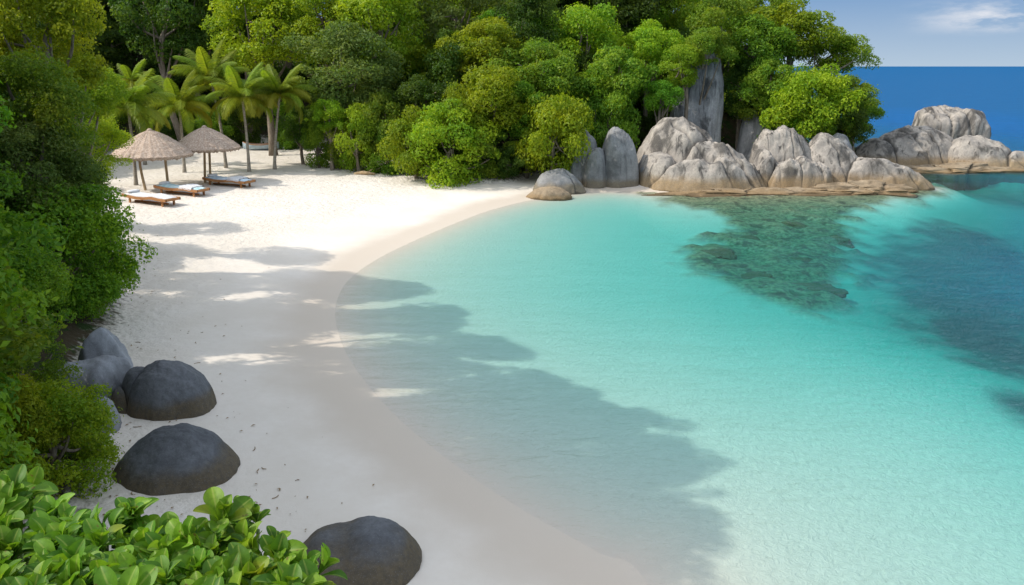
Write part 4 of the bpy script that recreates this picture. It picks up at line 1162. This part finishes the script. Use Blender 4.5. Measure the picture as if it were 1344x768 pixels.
lounger(RT(273, 241), RT(330, 247), 'wooden sun lounger with blue cushion under the rounder parasol', 'blue_cloth', 3, 'white_cloth')

# ------------------------------------------------------------------ boat and driftwood at the back of the beach
bp = RT(343, 197)
boat = empty('rowing_boat', (bp[0], bp[1], bp[2]), 'small pale blue boat drawn up in the shade under the palms', 'boat', None, 0.15)
n1_, n2_ = 22, 13
P = np.zeros((n1_, n2_, 3)); P2 = np.zeros((n1_, n2_, 3))
for i in range(n1_):
    u = i / (n1_ - 1) * 2 - 1
    wd = 0.46 * (1 - abs(u) ** 2.6) + 0.015; sh = 0.36 + 0.16 * abs(u) ** 2.2
    for j in range(n2_):
        a = math.pi * j / (n2_ - 1)
        P[i, j] = (u * 1.15, -wd * math.cos(a), sh - (sh - 0.10 * abs(u) ** 3) * math.sin(a) ** 0.75)
        P2[i, j] = (u * 1.10, -(wd - 0.03) * math.cos(a), sh - (sh - 0.05 - 0.10 * abs(u) ** 3) * math.sin(a) ** 0.75)
mb = MB(); mb.grid(P); mb.grid(P2[:, ::-1]); link('hull', mb.build('hull', M['boatpaint']), boat)
for e in (0, n2_ - 1):
    mb = MB(); mb.tube((P[:, e] + P2[:, e]) / 2, 0.03, 6); link('gunwale', mb.build('gunwale', M['teak']), boat)
for x in (-0.45, 0.35):
    mb = MB(); mb.box((x, 0, 0.27), (0.2, 0.72, 0.03), 0, 0.008); link('bench', mb.build('bench', M['teak'], False), boat)
dp_ = RT(478, 230)
mb = MB(); r = np.random.default_rng(3)
mb.tube(catmull([(-0.55, 0, 0.03), (-0.2, 0.05, 0.10), (0.2, -0.03, 0.11), (0.6, 0.06, 0.06)], 6), np.concatenate([np.linspace(0.07, 0.10, 9), np.linspace(0.10, 0.045, 10)]), 9)
mb.tube(catmull([(0.1, 0, 0.1), (0.3, 0.12, 0.22), (0.42, 0.16, 0.3)], 5), np.linspace(0.04, 0.012, 11), 6)
o = link('driftwood', mb.build('driftwood', M['post']), None, tuple(dp_), (0, 0, -0.2)); tag(o, 'brown driftwood log lying on the white sand before the forest', 'driftwood')

# ------------------------------------------------------------------ broad-leaved shrubs close to the camera
def big_leaf(nl=12, nw=7):
    """obovate blade: narrow at the stalk, broad and rounded at the tip, cupped along the midrib"""
    t = np.sin(np.linspace(0, math.pi / 2, nl)) ** 0.9; P = np.zeros((nl, nw, 3))
    for i in range(nl):
        w_ = 0.022 + 0.215 * (t[i] / 0.7) ** 1.5 if t[i] < 0.7 else 0.237 * math.sqrt(max(0.0, 1 - ((t[i] - 0.7) / 0.3) ** 2))
        for j in range(nw):
            u = j / (nw - 1) * 2 - 1
            P[i, j] = (u * w_, t[i], 0.12 * math.sin(t[i] * 2.2) + 0.42 * w_ * abs(u) ** 1.6 - 0.20 * t[i] ** 3)
    return P
BL = big_leaf(); veins = []
def rosette(mb, tints, c, axis_, size, r, n=11):
    axis_ = axis_ / np.linalg.norm(axis_)
    a0 = np.cross(axis_, [0.3, 0.5, 0.8]); a0 /= np.linalg.norm(a0); b0 = np.cross(axis_, a0)
    for i in range(n):
        th = i * 2.399 + r.normal(0, .15); u = i / (n - 1)          # 0 inner/upright, 1 outer/spreading
        el = math.radians(82 - 64 * u + r.normal(0, 10))
        out = math.cos(th) * a0 + math.sin(th) * b0
        yv = out * math.cos(el) + axis_ * math.sin(el)
        xv = np.cross(yv, axis_); xv /= np.linalg.norm(xv) + 1e-9
        roll = r.normal(0, .25); zv = np.cross(xv, yv)
        xr = xv * math.cos(roll) + zv * math.sin(roll); zr = np.cross(xr, yv)
        s_ = size * (0.55 + 0.5 * math.sin(math.pi * (0.15 + 0.7 * u))) * r.uniform(0.85, 1.15)
        L_ = BL * np.array([1.0 * r.uniform(.85, 1.1), 1, r.uniform(0.6, 1.5)]) * s_
        Pw = c + axis_ * (-0.05 * u * size) + L_[..., 0:1] * xr + L_[..., 1:2] * yv + L_[..., 2:3] * zr
        mb.grid(Pw[::-1]); veins.append(np.tile(np.abs(np.linspace(-1, 1, BL.shape[1])), BL.shape[0])); tints.append(np.full(BL.shape[0] * BL.shape[1], np.clip(0.7 - 0.5 * u + r.normal(0, .26), 0, 1)))

def top_line(px):
    return np.interp(px, [-60, 0, 40, 75, 110, 150, 200, 250, 285, 330, 350, 375, 410, 440, 460], [632, 634, 648, 690, 692, 684, 676, 718, 690, 668, 704, 742, 748, 775, 800])
shrubs = [(-70, 60, 'broad-leaved shrub in the bottom corner, its tips catching most light'), (60, 175, 'broad-leaved shrub between the corner one and the twin-tipped one'), (175, 265, 'broad-leaved shrub below the lone domed boulder'), (265, 365, 'broad-leaved shrub with tall leaf tips standing against bare sand'), (365, 418, 'low broad-leaved shrub in front of the nearest dark boulder')]
for k, (xa, xb, lab) in enumerate(shrubs):
    r = np.random.default_rng(70 + k); mb = MB(); tints = []; veins.clear(); st = MB()
    cx = (xa + xb) / 2; yb = 2.75; base = np.array([PD(cx, 760, yb)[0], yb, 0]); base[2] = gz(base[0], yb)
    nros = int((xb - xa) * 0.62)
    root = empty('broad_leaved_shrub', tuple(base), lab, 'shrub', 'broad-leaved shrubs close to the camera')
    for i in range(nros):
        px = r.uniform(xa, xb); u = r.random() ** 0.8; tl = top_line(px)
        py = tl + 16 + (815 - tl) * u
        if i < 4: py = tl + r.uniform(-4, 10)
        y = 3.35 - 0.95 * (py - 640) / 160 + r.normal(0, .06)
        c = PD(px, py, y) - base
        ax = np.array([r.normal(0, .45), r.normal(-0.3, .4), 1.0])
        rosette(mb, tints, c, ax, r.uniform(0.08, 0.155), r, int(r.integers(8, 13)))
        s0 = np.array([r.normal(0, .15), r.normal(0, .12), 0])
        st.tube(catmull([s0, (s0 + c) / 2 + r.normal(0, .08, 3), c - ax / np.linalg.norm(ax) * 0.03], 5), np.linspace(0.016, 0.008, 11), 6)
    link('foliage', mb.build('foliage', LEAF['fore'], True, {'tint': np.concatenate(tints), 'vein': np.concatenate(veins)}), root)
    link('stems', st.build('stems', M['stem']), root)

# ------------------------------------------------------------------ fallen leaves and twigs on the sand
r = np.random.default_rng(91); mb = MB(); k = 0
while k < 230:
    px, py = r.uniform(130, 700), r.uniform(200, 700)
    q = G(px, py, 0.5); z, d, v, _, _ = land(np.array([q[0]]), np.array([q[1]]))
    d, v, z = float(d[0]), float(v[0]), float(z[0])
    if d < 1.2 or v > 0.3: continue
    if r.random() > math.exp(v / 1.3) + 0.5 * math.exp(-((d - 2.6) / 0.35) ** 2) + 0.03: continue
    L_ = r.uniform(0.012, 0.045); a = r.uniform(0, 6.28); u = np.array([math.cos(a), math.sin(a), 0]); w = np.array([-u[1], u[0], 0]); c = np.array([q[0], q[1], z + 0.012])
    if r.random() < 0.12: mb.tube([c - u * L_ * 1.6, c + w * 0.02, c + u * L_ * 1.6], 0.006, 5)
    else: mb.add([c - u * L_, c - w * L_ * .45 + [0, 0, .012], c + u * L_ + [0, 0, .01], c + w * L_ * .45 + [0, 0, .015]], [(0, 1, 2, 3)])
    k += 1
M['litter'] = wood_material('dry_leaves', (0.16, 0.10, 0.05), (0.34, 0.24, 0.12), (3, 3, 3), 2)
o = link('leaf_litter', mb.build('leaf_litter', M['litter'], False)); o['kind'] = 'stuff'; tag(o, 'dry brown leaves and twigs scattered on the pale sand', 'leaf litter')
